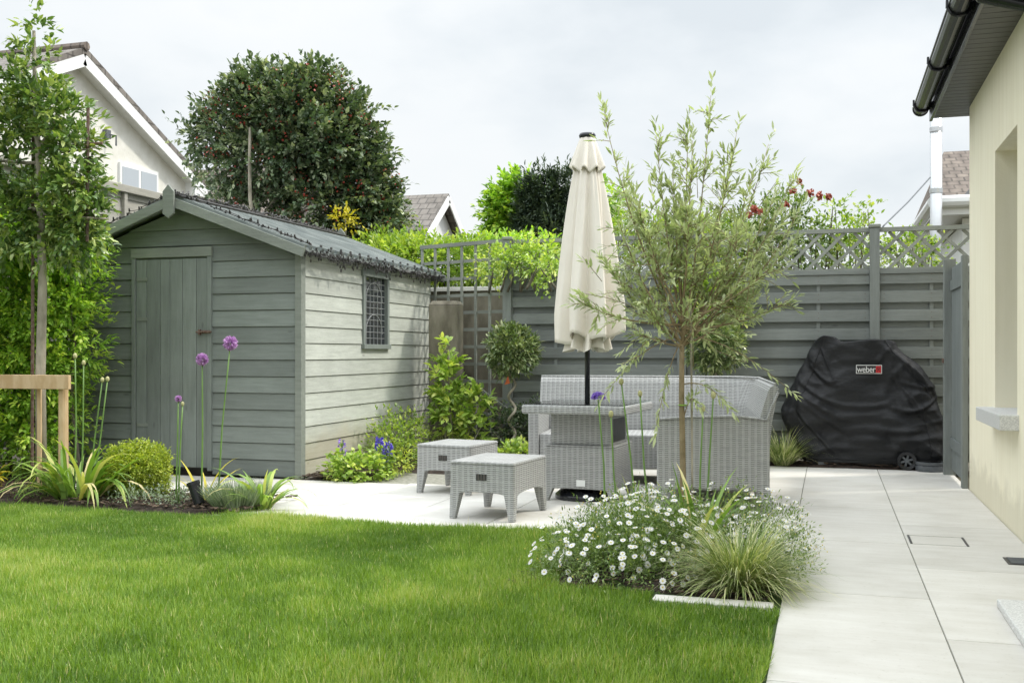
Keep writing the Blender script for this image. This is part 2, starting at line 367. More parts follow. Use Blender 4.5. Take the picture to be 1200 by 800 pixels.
g = lambda *s: [(p, c) for p, c in s]
l_hedge = M_leaf('hedge leaf', g((0, (.045, .10, .012)), (.5, (.11, .22, .022)), (1, (.26, .36, .04))), .3)
l_dark = M_leaf('evergreen leaf', g((0, (.018, .032, .014)), (.5, (.040, .066, .026)), (1, (.17, .205, .10))), .18, .25)  # palest stop puts sky highlights into the leaf colour
l_yew = M_leaf('yew needle', g((0, (.018, .034, .018)), (.5, (.045, .078, .035)), (1, (.11, .15, .065))), .12, .5)
l_pleach = M_leaf('pleached leaf', g((0, (.020, .045, .012)), (.5, (.06, .11, .022)), (1, (.20, .25, .06))), .2, .32)
l_olive = M_leaf('olive leaf', g((0, (.21, .255, .13)), (.5, (.40, .455, .25)), (1, (.62, .66, .42))), .38, .45, (1.15, 1.25, .7))
l_box = M_leaf('box leaf', g((0, (.10, .16, .02)), (.5, (.22, .31, .03)), (1, (.42, .48, .06))), .3)
l_bright = M_leaf('bright shrub leaf', g((0, (.06, .13, .015)), (.5, (.15, .27, .03)), (1, (.34, .44, .07))), .35)
l_shrub = M_leaf('glossy shrub leaf', g((0, (.07, .14, .02)), (.5, (.17, .29, .04)), (1, (.38, .46, .10))), .3, .35)
l_bay = M_leaf('bay leaf', g((0, (.035, .06, .018)), (.5, (.09, .14, .04)), (1, (.24, .28, .11))), .2, .35)
l_strap = M_leaf('strap leaf', g((0, (.10, .20, .03)), (.6, (.19, .32, .05)), (.85, (.34, .42, .08)), (1, (.55, .50, .22))), .3, .4)
l_carex = M_leaf('variegated sedge', g((0, (.08, .13, .03)), (.5, (.19, .26, .07)), (1, (.46, .48, .24))), .25, .5)
l_lav = M_leaf('silver herb', g((0, (.08, .13, .06)), (.5, (.15, .22, .10)), (1, (.28, .34, .20))), .2, .6)
l_mid = M_leaf('fine mid green', g((0, (.035, .07, .015)), (.5, (.08, .14, .025)), (1, (.19, .25, .06))), .25, .5)
l_grass = M_leaf('lawn blade', g((0, (.095, .19, .022)), (.5, (.195, .325, .042)), (.85, (.32, .44, .075)), (1, (.60, .56, .28))), .35, .5, (1.3, 1.3, .5))
l_petal = M_leaf('white petal', g((0, (.75, .74, .72)), (1, (.86, .86, .84))), .3, .6, (1, 1, 1))
l_eye = M_leaf('daisy eye', g((0, (.60, .50, .10)), (1, (.75, .62, .15))), .0, .7, (1, 1, 1))
l_purple = M_leaf('purple petal', g((0, (.20, .10, .45)), (1, (.42, .30, .75))), .3, .5, (1, .9, 1.1))
l_blue = M_leaf('delphinium petal', g((0, (.08, .06, .42)), (1, (.20, .16, .70))), .25, .5, (1, .9, 1.1))
l_pink = M_leaf('lilac petal', g((0, (.45, .22, .48)), (1, (.68, .45, .70))), .3, .5, (1, .9, 1.1))
l_berry = M_leaf('red berry', g((0, (.28, .03, .02)), (1, (.42, .07, .04))), .0, .35, (1, 1, 1))
l_rose = M_leaf('dusky red rose', g((0, (.30, .05, .04)), (1, (.50, .16, .10))), .2, .5, (1, 1, 1))
l_yellow = M_leaf('yellow leaf', g((0, (.45, .40, .03)), (1, (.70, .60, .06))), .3, .5)
l_bud = M_leaf('pale bud', g((0, (.45, .45, .20)), (1, (.62, .58, .32))), .2, .6, (1, 1, 1))

# ================================================================ GROUND
tag(MB().box(-60, 60, -20, 140, -.35, -.03).build('ground', m_ground), kind='structure')
tag(MB().box(-7.0, -.194, .3, 5.86, -.03, .006).build('lawn', m_lawnbase), kind='structure')
# lawn blades
def in_lawn(X, Y):
    a = (X < -.202 + .008*np.sin(Y*9)) & (Y < 5.86 + .03*np.sin(X*3.1) + .015*np.sin(X*11)) & (Y > 1.5)
    bed = ((X > -1.22 + .05*np.sin(Y*6)) & (Y > 4.50 - .16*(X > -.74)) & (Y < 5.9))
    left = (X < -3.75) & (Y > 5.78)
    return a & ~bed & ~left
n = 720000
X = RNG.uniform(-6.9, -.19, n); Y = 1.9 + (5.92-1.9) * RNG.random(n)**.85
cone = (X > -.2 - (Y+.6)*1.12)      # beyond the widest side view there is only lawn base
ok = in_lawn(X, Y) & cone; X, Y = X[ok], Y[ok]; n = len(X)
nz = np.array([mnoise.noise(Vector((x*1.1, y*1.1, 0))) + .6*mnoise.noise(Vector((x*4.3, y*4.3, 5))) for x, y in zip(X, Y)])
hh = (.027 + .024*RNG.random(n)) * (1 + .38*nz) * (1 + (RNG.random(n) > .985)*.6)
ribbons('grass', np.stack([X, Y, np.zeros(n)+.003], 1), RNG.uniform(0, 2*PI, n), np.abs(RNG.normal(size=n))*.42+.05, hh*1.15, .0024+.0020*RNG.random(n),
        RNG.uniform(.2, 1.3, n), l_grass, rnd=np.where(RNG.random(n) > .975, 1.0, np.clip(.44 + .22*RNG.normal(size=n) + .55*nz, 0, .92)), k=2)
g_ = bpy.data.objects['grass']; tag(g_, 'mown green lawn grass filling the foreground', 'grass', kind='stuff')

# paving
m = MB(); J = .0055
m.rnd = .5
colx = [1.034] + [.413 - .61*i for i in range(0, 9)]
def in_bed(x0, x1, y0, y1): return False
for ci in range(len(colx)-1):
    x1, x0 = colx[ci], colx[ci+1]
    st = [4.118, 4.767, 4.40, 4.10, 4.70, 4.3, 4.9, 4.2, 4.6][ci]
    ys = [st + 1.33*k for k in range(-3, 7)]
    for y0, y1 in zip(ys[:-1], ys[1:]):
        lim = 9.93 if ci > 0 else 9.97
        if ci >= 2: y0 = max(y0, 5.86 if ci > 3 or ci == 2 else 5.86)
        if ci == 2: y0 = max(y0, 5.95)
        y0 = max(y0, 1.6); y1 = min(y1, lim)
        if ci >= 7: y1 = min(y1, 7.70)
        if ci == 6: y1 = min(y1, 7.76)
        if ci == 5: y1 = min(y1, 8.45)
        if ci == 4: y1 = min(y1, 9.3)
        if y1 - y0 < .08: continue
        m.rnd = random.random(); xa, xb = x0 + J/2, x1 - J/2
        m.box(xa, xb, y0 + .003, y1 - .003, -.025, .012)
for k in range(4):   # path in front of the shed continues left
    m.rnd = random.random(); m.box(-4.47 - .61*(k+1) + .003, -4.47 - .61*k - .003, 6.72, 7.68, -.025, .012)
tag(m.build('patio', m_slab, bevel=.0015), kind='structure')
m = MB(); m.box(-4.5, 1.036, 5.87, 9.92, -.03, .004).box(-.2, 1.036, 1.6, 5.87, -.03, .004); tag(m.build('patio_bedding', m_joint), kind='structure')
m = MB(); m.box(-.72, -.222, 4.35, 4.455, -.02, .026); tag(m.build('bed_edging', m_slab, bevel=.003), kind='structure')
# soil beds
def soil(name, x0, x1, y0, y1, n, z=.03):
    k = 28; mb = MB(); vs = []
    for j in range(k+1):
        for i in range(k+1):
            x = x0+(x1-x0)*i/k; y = y0+(y1-y0)*j/k; e = min(i, k-i, j, k-j) / 4
            vs.append((x, y, (z + .02*mnoise.noise(Vector((x*6, y*6, 0)))) * min(1, e) + .002))
    mb.add(vs, [(j*(k+1)+i, j*(k+1)+i+1, (j+1)*(k+1)+i+1, (j+1)*(k+1)+i) for j in range(k) for i in range(k)])
    o = tag(mb.build(name, m_soil, smooth=True), kind='structure')
    c = MB()
    for _ in range(n):
        x, y = random.uniform(x0+.02, x1-.02), random.uniform(y0+.02, y1-.02); a = random.uniform(0, PI); L = random.uniform(.012, .03)
        c.rnd = random.random(); zz = z + .012 + random.uniform(0, .012); dx, dy = math.cos(a)*L, math.sin(a)*L
        c.bar((x-dx, y-dy, zz+random.uniform(-.006, .006)), (x+dx, y+dy, zz+random.uniform(-.006, .006)), random.uniform(.01, .02), .005)
    tag(c.build('bark_mulch', m_bark), 'dark bark chips spread over a planting bed', 'mulch', kind='stuff')
soil('front_bed', -1.42, -.225, 4.47, 5.93, 900, .01)
bpy.data.objects['bark_mulch']['label'] = 'dark bark chips around the olive tree'
soil('left_bed', -6.9, -3.62, 5.84, 6.66, 1100)
list(C.objects)[-1]['label'] = 'dark bark chips in the bed along the lawn edge'
soil('hedge_bed', -7.4, -5.75, 6.64, 7.9, 500)
list(C.objects)[-1]['label'] = 'dark bark chips under the tall hedge'
soil('shed_bed', -4.24, -3.66, 7.72, 8.6, 700, .02)
list(C.objects)[-1]['label'] = 'dark bark chips at the shed corner'
soil('corner_bed', -4.24, -2.65, 8.45, 10.9, 1100)
list(C.objects)[-1]['label'] = 'dark bark chips in the bed beside the shed window wall'
soil('back_bed', -2.7, 1.2, 9.90, 10.36, 500)
list(C.objects)[-1]['label'] = 'dark bark chips along the foot of the slatted fence'
# drain grate and inspection cover slots
t = thing('drain_grate', 'small black slotted drain grate let into the paving beside the cream wall', 'drain', (.93, 5.75, .012))
MB().box(-.075, .075, -.09, .09, 0, .004).build('grate_frame', m_iron, t)
mb = MB()
for i in range(7): mb.box(-.06, .06, -.075 + i*.023, -.062 + i*.023, .004, .008)
mb.build('grate_bars', m_stone_d, t)
t = thing('inspection_cover', 'recessed paving cover with two dark lifting slots near the cream wall', 'drain cover', (.58, 6.26, .012))
for sx in (-1, 1): MB().box(sx*.145-.006, sx*.145+.006, -.14, .14, 0, .003).build('lifting_slot', m_iron, t)
for q in (-.14, .14): MB().box(-.139, .139, q-.002, q+.002, 0, .0012).build('cover_joint', m_joint, t)

# ================================================================ SHED
sx0, sx1, sy0, sy1 = -6.58, -4.256, 7.78, 10.72
shed = thing('garden_shed', 'grey green timber garden shed with pitched ribbed roof and plank door', 'shed', (0, 0, 0))
rx, rz, ez = -5.415, 2.36, 1.93
def roofz(x): return rz - (rz-ez)/(sx1-rx)*abs(x-rx)
BH = .1415
def boards_front(x0, x1, z0, z1, y=sy0):
    mb = MB(); z = z0
    while z < z1 - .005:
        zt = min(z+BH, z1); mb.rnd = random.random()
        mb.add([(x0, y-.020, z+.012), (x1, y-.020, z+.012), (x1, y-.006, zt), (x0, y-.006, zt), (x0, y, z+.006), (x1, y, z+.006), (x1, y+.0, zt), (x0, y+.0, zt)],
               [(0,1,2,3), (0,4,5,1), (0,3,7,4), (1,5,6,2)])
        z = zt
    return mb
mb = MB(); mb.box(sx0+.01, sx1-.01, sy0+.002, sy0+.03, .06, ez)
z = .012; row = 0
while z < 2.33:
    zt = z + BH; mb.rnd = random.random()
    segs = [(sx0, sx1)]
    if zt < 1.99: segs = [(sx0, -5.905), (-5.095, sx1)]
    for a, b in segs:
        if z > ez-BH:   # gable: clip to slope
            hw0 = max((rz - z - .03)*(sx1-rx)/(rz-ez), .01); hw1 = max((rz - zt - .03)*(sx1-rx)/(rz-ez), .002)
            a0, b0, a1, b1 = max(a, rx-hw0), min(b, rx+hw0), max(a, rx-hw1), min(b, rx+hw1)
        else: a0, b0, a1, b1 = a, b, a, b
        mb.add([(a0, sy0-.016, z+.009), (b0, sy0-.016, z+.009), (b1, sy0-.006, zt), (a1, sy0-.006, zt), (a0, sy0+.001, z+.003), (b0, sy0+.001, z+.003), (b1, sy0+.001, zt), (a1, sy0+.001, zt)],
               [(0,1,2,3), (4,5,1,0), (3,7,4,0), (1,5,6,2)])
    z = zt
mb.prism([(sx0+.02, ez-.02), (sx1-.02, ez-.02), (rx, rz-.04)], 'y', sy0+.003, sy0+.03)
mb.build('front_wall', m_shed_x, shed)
wy0, wy1, wz0, wz1 = 9.0, 9.52, 1.15, 1.80
mb = MB(); z = .012
while z < ez - .01:
    zt = min(z+BH, ez); mb.rnd = random.random()
    segs = [(sy0+.0, sy1)] if (zt < wz0 + .02 or z > wz1-.02) else [(sy0, wy0-.04), (wy1+.04, sy1)]
    for a, b in segs:
        mb.add([(sx1+.015, a, z+.008), (sx1+.015, b, z+.008), (sx1+.006, b, zt), (sx1+.006, a, zt), (sx1-.001, a, z+.003), (sx1-.001, b, z+.003), (sx1-.001, b, zt), (sx1-.001, a, zt)],
               [(0,1,2,3), (4,5,1,0), (3,7,4,0), (1,5,6,2)])
    z = zt
mb.box(sx1-.03, sx1-.002, sy0+.03, wy0, .06, ez).box(sx1-.03, sx1-.002, wy1, sy1, .06, ez).box(sx1-.03, sx1-.002, wy0, wy1, .06, wz0)
mb.build('side_wall', m_shed_lit_y, shed)
mb = MB(); mb.box(sx0, sx0+.03, sy0+.03, sy1, .06, ez).box(sx0, sx1, sy1, sy1+.03, .06, ez); mb.prism([(sx0, ez), (sx1, ez), (rx, rz-.04)], 'y', sy1+.001, sy1+.03)
mb.build('rear_wall', m_shed_x, shed)
MB().box(sx0+.04, sx1-.04, sy0+.04, sy1-.04, 0, .062).build('floor_bearer', m_iron, shed)
MB().box(sx1-.035, sx1+.026, sy0-.030, sy0+.045, .012, ez-.02).build('corner_trim', m_trim, shed, bevel=.003)
# roof sheets with ribs
for s in (-1, 1):
    mb = MB(); n = int((sy1-sy0+.3)/.1)
    xe = rx + s*(sx1-rx+.10); ze = roofz(sx1+.10)+.045; xr, zr = rx, rz+.05
    mb.add([(xr, sy0-.14, zr), (xe, sy0-.14, ze), (xe, sy1+.14, ze), (xr, sy1+.14, zr), (xr, sy0-.14, zr-.03), (xe, sy0-.14, ze-.03), (xe, sy1+.14, ze-.03), (xr, sy1+.14, zr-.03)],
           [(0,1,2,3),(4,7,6,5),(0,4,5,1),(1,5,6,2),(2,6,7,3),(3,7,4,0)])
    for i in range(n):
        y = sy0-.11 + i*.1; mb.rnd = random.random()
        mb.bar((xr, y, zr+.008), (xe+s*.008, y, ze+.008), .042, .034)
    mb.build('roof', m_shedroof, shed)
mb = MB(); mb.bar((rx-.055, sy0-.15, rz+.063), (rx-.055, sy1+.15, rz+.063), .13, .014, up=(-.33, 0, 1)); mb.bar((rx+.055, sy0-.15, rz+.063), (rx+.055, sy1+.15, rz+.063), .13, .014, up=(.33, 0, 1))
mb.build('ridge_cap', m_iron, shed)
for yb in (sy0-.16, sy1+.16):
    for s in (-1, 1):
        mb = MB(); a = (rx, yb, rz+.01); b = (rx+s*(sx1-rx+.12), yb, roofz(sx1+.12)+.01)
        mb.bar(a, b, .022, .078, up=(0, 0, 1)); mb.build('bargeboard', m_trim, shed, bevel=.002)
    MB().prism([(rx-.055, rz-.10), (rx, rz-.14), (rx+.055, rz-.10), (rx+.055, rz+.09), (rx, rz+.15), (rx-.055, rz+.09)], 'y', yb-.035, yb-.012).build('finial', m_trim, shed, bevel=.003)
# door
dr = MB(); x = -5.855; wds = [.11, .14, .10, .13, .14, .11]
sc = (.74-.03)/sum(wds); x = -5.86
for w in wds:
    dr.rnd = random.random(); dr.box(x+.002, x+w*sc*1.02-.002, sy0-.030, sy0-.012, .075, 1.885); x += w*sc*1.02
door = dr.build('door', m_shed_z, shed, bevel=.003)
for zz in (.42, 1.35, 1.70): MB().box(-5.85, -5.80+.06, sy0-.036, sy0-.0305, zz, zz+.028).build('hinge', m_trim, door)
mb = MB(); mb.box(-5.19, -5.10, sy0-.042, sy0-.0305, 1.235, 1.262); mb.tube([(-5.235, sy0-.05, 1.248), (-5.085, sy0-.05, 1.248)], .008, 8); mb.box(-5.215, -5.195, sy0-.055, sy0-.0305, 1.225, 1.27)
mb.build('bolt', m_rust, door)
fr = MB(); fr.box(-5.905, -5.866, sy0-.036, sy0-.005, .05, 1.90).box(-5.134, -5.095, sy0-.036, sy0-.005, .05, 1.90); fr.build('door_frame', m_shed_z, shed, bevel=.002)
MB().box(-5.91, -5.09, sy0-.040, sy0-.005, 1.902, 1.985).build('door_lintel', m_trim, shed, bevel=.002)
MB().box(-5.866, -5.134, sy0-.011, sy0-.003, .06, 1.90).build('door_backing', m_iron, shed)
# window
wf = MB(); X0 = sx1+.03
wf.box(sx1-.02, X0, wy0-.04, wy0+.005, wz0-.02, wz1+.04).box(sx1-.02, X0, wy1-.005, wy1+.04, wz0-.02, wz1+.04).box(sx1-.02, X0+.004, wy0-.06, wy1+.06, wz1, wz1+.07).box(sx1-.02, X0+.014, wy0-.05, wy1+.05, wz0-.045, wz0)
win = wf.build('window', m_shed_z, shed, bevel=.002)
MB().box(sx1-.014, sx1-.008, wy0, wy1, wz0, wz1).build('pane', m_pane, win)
mb = MB(); xx = sx1-.006
for i in range(1, 6): yy = wy0+(wy1-wy0)*i/6; mb.bar((xx, yy, wz0), (xx, yy, wz1), .005, .005)
for i in range(1, 11): zz = wz0+(wz1-wz0)*i/11; mb.bar((xx, wy0, zz), (xx, wy1, zz), .005, .005)
yc, rr_ = (wy0+wy1)/2, .19
for z0_, zs in ((wz1-.24, 1), (wz0+.10, 1)):
    pts = [(xx+.004, yc+rr_*math.cos(PI*i/12), z0_+rr_*math.sin(PI*i/12)) for i in range(13)]; mb.tube(pts, .004, 5)
mb.build('lead_bars', m_lead, win)
# string lights along the eave and ridge
sl = thing('string_lights', 'tangled dark string lights draped along the shed eave and ridge', 'string lights', (0, 0, 0))
mb = MB(); bl = MB(); xe, ze = sx1+.115, roofz(sx1+.10)+.03
for lay in range(5):
    pts = []; y = sy0-.1; ph = random.uniform(0, 9)
    while y < sy1+.12:
        pts.append((xe+.012+random.uniform(-.03, .03), y, ze - .02 + random.uniform(-.042, .022)*(1+.6*math.sin(y*7)))); y += random.uniform(.03, .07)
    mb.tube(pts, .0045, 4)
    for p in pts[::2]:
        q = (p[0]+random.uniform(-.03, .03), p[1]+random.uniform(-.03, .03), p[2]+random.uniform(-.05, .05))
        mb.tube([p, q], .003, 4); bl.tube([q, (q[0], q[1]+random.uniform(-.01, .01), q[2]-.022)], [.009, .005], 6)
y = sy0
while y < sy1+.1:
    bl.tube([(xe-.02, y, ze+.02), (xe-.02, y, ze+.065)], [.016, .010], 6); y += .19
for i in range(3):
    y = sy0-.1; pts = []
    while y < sy1: pts.append((rx+random.uniform(-.03, .05), y, rz+.08+random.uniform(-.005, .03))); y += .08
    mb.tube(pts, .004, 4)
    for p in pts[::1]: bl.tube([p, (p[0]+random.uniform(-.03, .03), p[1]+.02, p[2]+random.uniform(0, .03))], [.009, .006], 6)
for i in range(2):
    for s in (-1, 1):
        pts = []
        for k in range(22):
            x = rx + s*1.3*k/21; pts.append((x, sy0-.11+random.uniform(-.03, .05), roofz(x)+.085+random.uniform(0, .02)))
        mb.tube(pts, .004, 4)
        for p in pts: bl.tube([p, (p[0]+.01, p[1]-.02, p[2]+random.uniform(-.01, .03))], [.009, .006], 6)
mb.build('cable', m_iron, sl); bl.build('bulbs', m_iron, sl)['kind'] = 'stuff'

# ================================================================ FENCES
FY = 10.40
fence = thing('slatted_fence', 'dark grey horizontal slat fence with a lattice top rail behind the seating', 'fence', (0, FY, 0))
posts = [-3.235, -1.41, .41, 2.2]
for i in range(3):
    x0, x1 = posts[i]+.045, posts[i+1]-.045
    mb = MB(); z = .06; P_ = .1765
    while z < 1.80:
        mb.rnd = random.random()*.5; mb.box(x0, x1, .016, .028, z-.01, min(z+.10, 1.80))  # back boards: recess shade is put into their tone, capped darker
        mb.rnd = random.random(); mb.box(x0, x1, -.022, -.004, z+.072, min(z+.072+.108, 1.812)); z += P_
    mb.rnd = .7
    for fx in (.27, .73): mb.box(x0+(x1-x0)*fx-.018, x0+(x1-x0)*fx+.018, -.003, .015, .05, 1.80)
    mb.box(x0, x1, -.035, .03, 1.815, 1.855)
    mb.build('slat_panel', m_fence, fence, bevel=.002)
    nb = MB(); zz = .14
    while zz < 1.78:
        for xq in (x0+.04, x0+(x1-x0)*.27, x0+(x1-x0)*.73, x1-.04):
            for dz in (.025, .075): nb.box(xq-.003, xq+.003, -.0235, -.0222, zz+dz-.003, zz+dz+.003)
        zz += .1765
    nb.build('nail_heads', m_rust, fence)['kind'] = 'stuff'
    mb = MB(); zb, zt = 1.868, 2.215; mb.box(x0, x1, -.025, .025, 2.215, 2.255); mb.box(x0, x1, -.02, .02, 1.857, 1.872)
    h_ = zt-zb; sp = .215; xx = x0-h_
    k = 0
    while xx < x1:
        for s, yy in ((1, -.006), (-1, .006)):
            a = [xx, zb] if s == 1 else [xx+h_, zb]; b = [xx+h_, zt] if s == 1 else [xx, zt]
            # clip in x
            def cl(p, q):
                p = list(p); q = list(q)
                for e in (p, q):
                    o_ = q if e is p else p
                    if e[0] < x0: tt = (x0-e[0])/(o_[0]-e[0]); e[1] += (o_[1]-e[1])*tt; e[0] = x0
                    if e[0] > x1: tt = (x1-e[0])/(o_[0]-e[0]); e[1] += (o_[1]-e[1])*tt; e[0] = x1
                return p, q
            if max(a[0], b[0]) <= x0+.01 or min(a[0], b[0]) >= x1-.01: continue
            a, b = cl(a, b); mb.rnd = random.random()
            mb.bar((a[0], yy, a[1]), (b[0], yy, b[1]), .010, .030, up=(0, 0, 1)) if abs(b[0]-a[0]) > .02 else None
        xx += sp
    mb.build('lattice', m_fence_w, fence)
for x in posts[:3]:
    mb = MB(); mb.box(x-.045, x+.045, -.06, .035, 0, 2.25); p = mb.build('post', m_fence_z, fence, bevel=.004)
    MB().box(x-.055, x+.055, -.07, .045, 2.252, 2.285).build('post_cap', m_fence_w, p, bevel=.008)

tr = thing('square_trellis', 'weathered square grid trellis panel joining the fence by the shed', 'trellis', (-3.285, FY+.01, 0), math.atan2(-.40, 1.10)+PI*0)
# local -x runs away to the left and back
Lt = 1.16; mb = MB()
for i in range(7): x = -Lt*i/6; mb.rnd = random.random(); mb.box(x-.016, x+.016, -.012, .0, .15, 2.27)
z = 2.25
while z > .15: mb.rnd = random.random(); mb.box(-Lt-.02, .02, .001, .014, z-.017, z+.017) if z < 2.2 else mb.box(-Lt-.02, .02, -.02, .02, z-.02, z+.02); z -= .186
mb.build('lattice', m_fence_w, tr)

gw = thing('garden_wall', 'brown mossy concrete wall with pale coping behind the square trellis', 'wall', (0, 11.15, 0))
MB().box(-5.2, -3.1, 0, .18, 0, 1.77).build('wall', m_concrete, gw); MB().box(-5.25, -3.05, -.03, .21, 1.772, 1.82).build('coping', m_whitewall, gw, bevel=.005)
mb = MB(); w, dd = .165, .12; poly = []
for sx, sy, a0 in ((1, -1, -90), (1, 1, 0), (-1, 1, 90), (-1, -1, 180)):
    for k in range(4): a = R(a0+k*30); poly.append((-3.87+sx*(w-.05)+.05*math.cos(a), 10.22+sy*(dd-.05)+.05*math.sin(a)))
mb.prism(poly, 'z', 0, 1.57); poly2 = [(-3.87+(p[0]+3.87)*.86, 10.22+(p[1]-10.22)*.8) for p in poly]
n = len(poly); mb.add([(p[0], p[1], 1.571) for p in poly]+[(p[0], p[1], 1.61) for p in poly2], [(i, (i+1)%n, n+(i+1)%n, n+i) for i in range(n)]+[tuple(range(n, 2*n))])
tag(mb.build('concrete_pillar', m_concrete, bevel=.01), 'stubby old concrete pillar between the shed corner and the trellis', 'pillar')

lf = thing('boundary_fence', 'pale weathered lap board fence showing above the hedge and shed roof', 'fence', (-7.25, 0, 0))
mb = MB(); z = .2
while z < 2.74: mb.rnd = random.random(); mb.add([(.02, 4, z), (.02, 10.5, z), (.004, 10.5, z+.15), (.004, 4, z+.15), (-.01, 4, z), (-.01, 10.5, z), (-.01, 10.5, z+.15), (-.01, 4, z+.15)], [(0,1,2,3),(0,4,5,1),(3,2,6,7),(1,5,6,2),(0,3,7,4)]); z += .14
mb.build('lap_boards', m_oldwood, lf)
for y in (5.6, 7.5, 9.35): MB().box(.0, .055, y-.025, y+.025, 0, 2.78).build('post', m_oldwood, lf)
MB().box(-.03, .075, 4, 10.5, 2.782, 2.86).build('top_rail', m_oldwood, lf, bevel=.004)
ob = thing('flat_roof_store', 'low store with white roof edge beyond the shed ridge', 'outbuilding', (-7.3, 10.55, 0))
MB().box(-2, 0, 0, 1.5, 0, 2.74).build('wall', m_concrete, ob); MB().box(-2.05, .06, -.05, 1.55, 2.742, 2.83).build('roof_edge', m_white, ob, bevel=.005)

gt = thing('side_gate', 'narrow dark grey timber gate between the fence and the cream house', 'gate', (1.0, 0, 0))
for y in (9.70, 8.76): MB().box(-.05 if y > 9 else -.012, .045 if y > 9 else .03, y-.05, y+.05, 0, 1.83 if y < 9 else 1.88).build('post', m_fence_z, gt, bevel=.004)
mb = MB(); y = 8.815
while y < 9.64: mb.rnd = random.random(); mb.box(.01, .03, y, y+.135, .06, 1.80); y += .138
mb.build('gate_leaf', m_gate, gt, bevel=.002)
for z in (.25, 1.60): MB().box(-.004, .008, 8.82, 9.64, z, z+.09).build('gate_rail', m_gate, gt)
MB().box(-.062, -.051, 9.66, 9.72, .98, 1.02).build('latch', m_rust, gt)

# ================================================================ CREAM HOUSE (right)
HX = 1.036
ch = thing('cream_house', 'cream rendered house with black gutter and deep window recess', 'house', (0, 0, 0))
wy_a, wy_b, wz_a, wz_b = 6.55, 7.385, .70, 2.385
mb = MB()
for y0, y1, z0, z1 in ((-3, wy_a, 0, 3.0), (wy_b, 8.68, 0, 3.0), (wy_a, wy_b, 0, wz_a), (wy_a, wy_b, wz_b, 3.0)): mb.box(HX, HX+.32, y0, y1, z0, z1)
mb.box(HX+.32, 7, -3, 8.68, 0, 3.0)
mb.build('wall', m_render, ch)
wf = MB(); xw = HX+.20; wf.box(xw, xw+.07, wy_a, wy_a+.06, wz_a, wz_b).box(xw, xw+.07, wy_b-.06, wy_b, wz_a, wz_b).box(xw, xw+.07, wy_a+.06, wy_b-.06, wz_a, wz_a+.06).box(xw, xw+.07, wy_a+.06, wy_b-.06, wz_b-.06, wz_b)
w_ = wf.build('window', m_white, ch); MB().box(xw+.02, xw+.03, wy_a+.06, wy_b-.06, wz_a+.06, wz_b-.06).build('pane', m_pane, w_)
MB().box(HX-.105, HX+.20, wy_a-.06, wy_b+.09, .622, .712).build('window_sill', m_granite, ch, bevel=.006)
# soffit boards, fascia, roof
mb = MB(); y = -3
while y < 8.98: mb.rnd = random.random(); mb.box(.80, 1.40, y+.003, y+.097, 2.965, 2.99); y += .1
mb.box(.80, 1.40, -3, 9.0, 2.985, 3.0); mb.box(.80, HX+.0, 8.70, 9.0, 2.99, 3.01)
mb.build('soffit', m_soffit, ch)
MB().box(.775, .799, -3, 9.02, 2.945, 3.16).build('fascia', m_black, ch, bevel=.004)
mb = MB(); mb.add([(.70, -3, 3.16), (.70, 9.05, 3.16), (4.2, 9.05, 5.0), (4.2, -3, 5.0), (.70, -3, 3.13), (.70, 9.05, 3.13), (4.2, 9.05, 4.95), (4.2, -3, 4.95)], [(0,1,2,3),(4,7,6,5),(0,4,5,1),(1,5,6,2),(2,6,7,3),(3,7,4,0)])
mb.build('roof', m_tile, ch, uv=True)
MB().prism([(1.4, 3.0), (7, 3.0), (4.2, 4.9)], 'y', 8.4, 8.66).build('gable', m_render, ch)
# gutter (half round, open top) along y
def gutter(x, z, y0, y1, r):
    mb = MB(); n = 9; vs = []
    for y in (y0, y1):
        for rr in (r, r-.008):
            for k in range(n): a = PI + PI*k/(n-1); vs.append((x+rr*math.cos(a), y, z+rr*math.sin(a)))
    q = 2*n
    fs = [(k, k+1, q+k+1, q+k) for k in range(n-1)] + [(n+k, q+n+k, q+n+k+1, n+k+1) for k in range(n-1)]
    fs += [(0, q, q+n, n), (n-1, 2*n-1, q+2*n-1, q+n-1)] + [(k, n+k, n+k+1, k+1) for k in range(n-1)] + [(q+k, q+k+1, q+n+k+1, q+n+k) for k in range(n-1)]
    mb.add(vs, fs); mb.tube([(x-r, y0, z), (x-r, y1, z)], .007, 8); return mb
gx, gz, gr_ = .712, 3.06, .058
gut = gutter(gx, gz, -3, 9.03, gr_).build('gutter', m_black, ch, smooth=False)
ec = MB(); ec.lathe([(.001, 0), (.001, 0)], n=3) if False else None
mb = MB(); pts = [(gx+(gr_+.006)*math.cos(PI+PI*k/12), gz+(gr_+.006)*math.sin(PI+PI*k/12)) for k in range(13)]
mb.prism(pts+[(gx+gr_+.006, gz+.012), (gx-gr_-.006, gz+.012)], 'y', 9.03, 9.05); mb.build('end_cap', m_black, gut)
for y in (8.86, 7.6, 6.4, 4.9):
    mb = MB(); pts = [(gx+(gr_+.007)*math.cos(PI+PI*k/12), y, gz+(gr_+.007)*math.sin(PI+PI*k/12)) for k in range(13)]
    for a, b in zip(pts[:-1], pts[1:]): mb.bar(a, b, .03, .008, up=(0, 1, 0)) if False else mb.tube([a, b], .009, 5)
    mb.box(gx+gr_-.005, .776, y-.015, y+.015, gz-.04, gz+.01); mb.box(gx-gr_-.016, gx-gr_-.002, y-.016, y+.016, gz-.012, gz+.03)
    mb.build('gutter_bracket', m_black, gut)
yd = 5.68
mb = MB(); mb.lathe([(.045, -.12), (.045, .02), (.06, .03)], (gx, yd, gz-.05), 12)
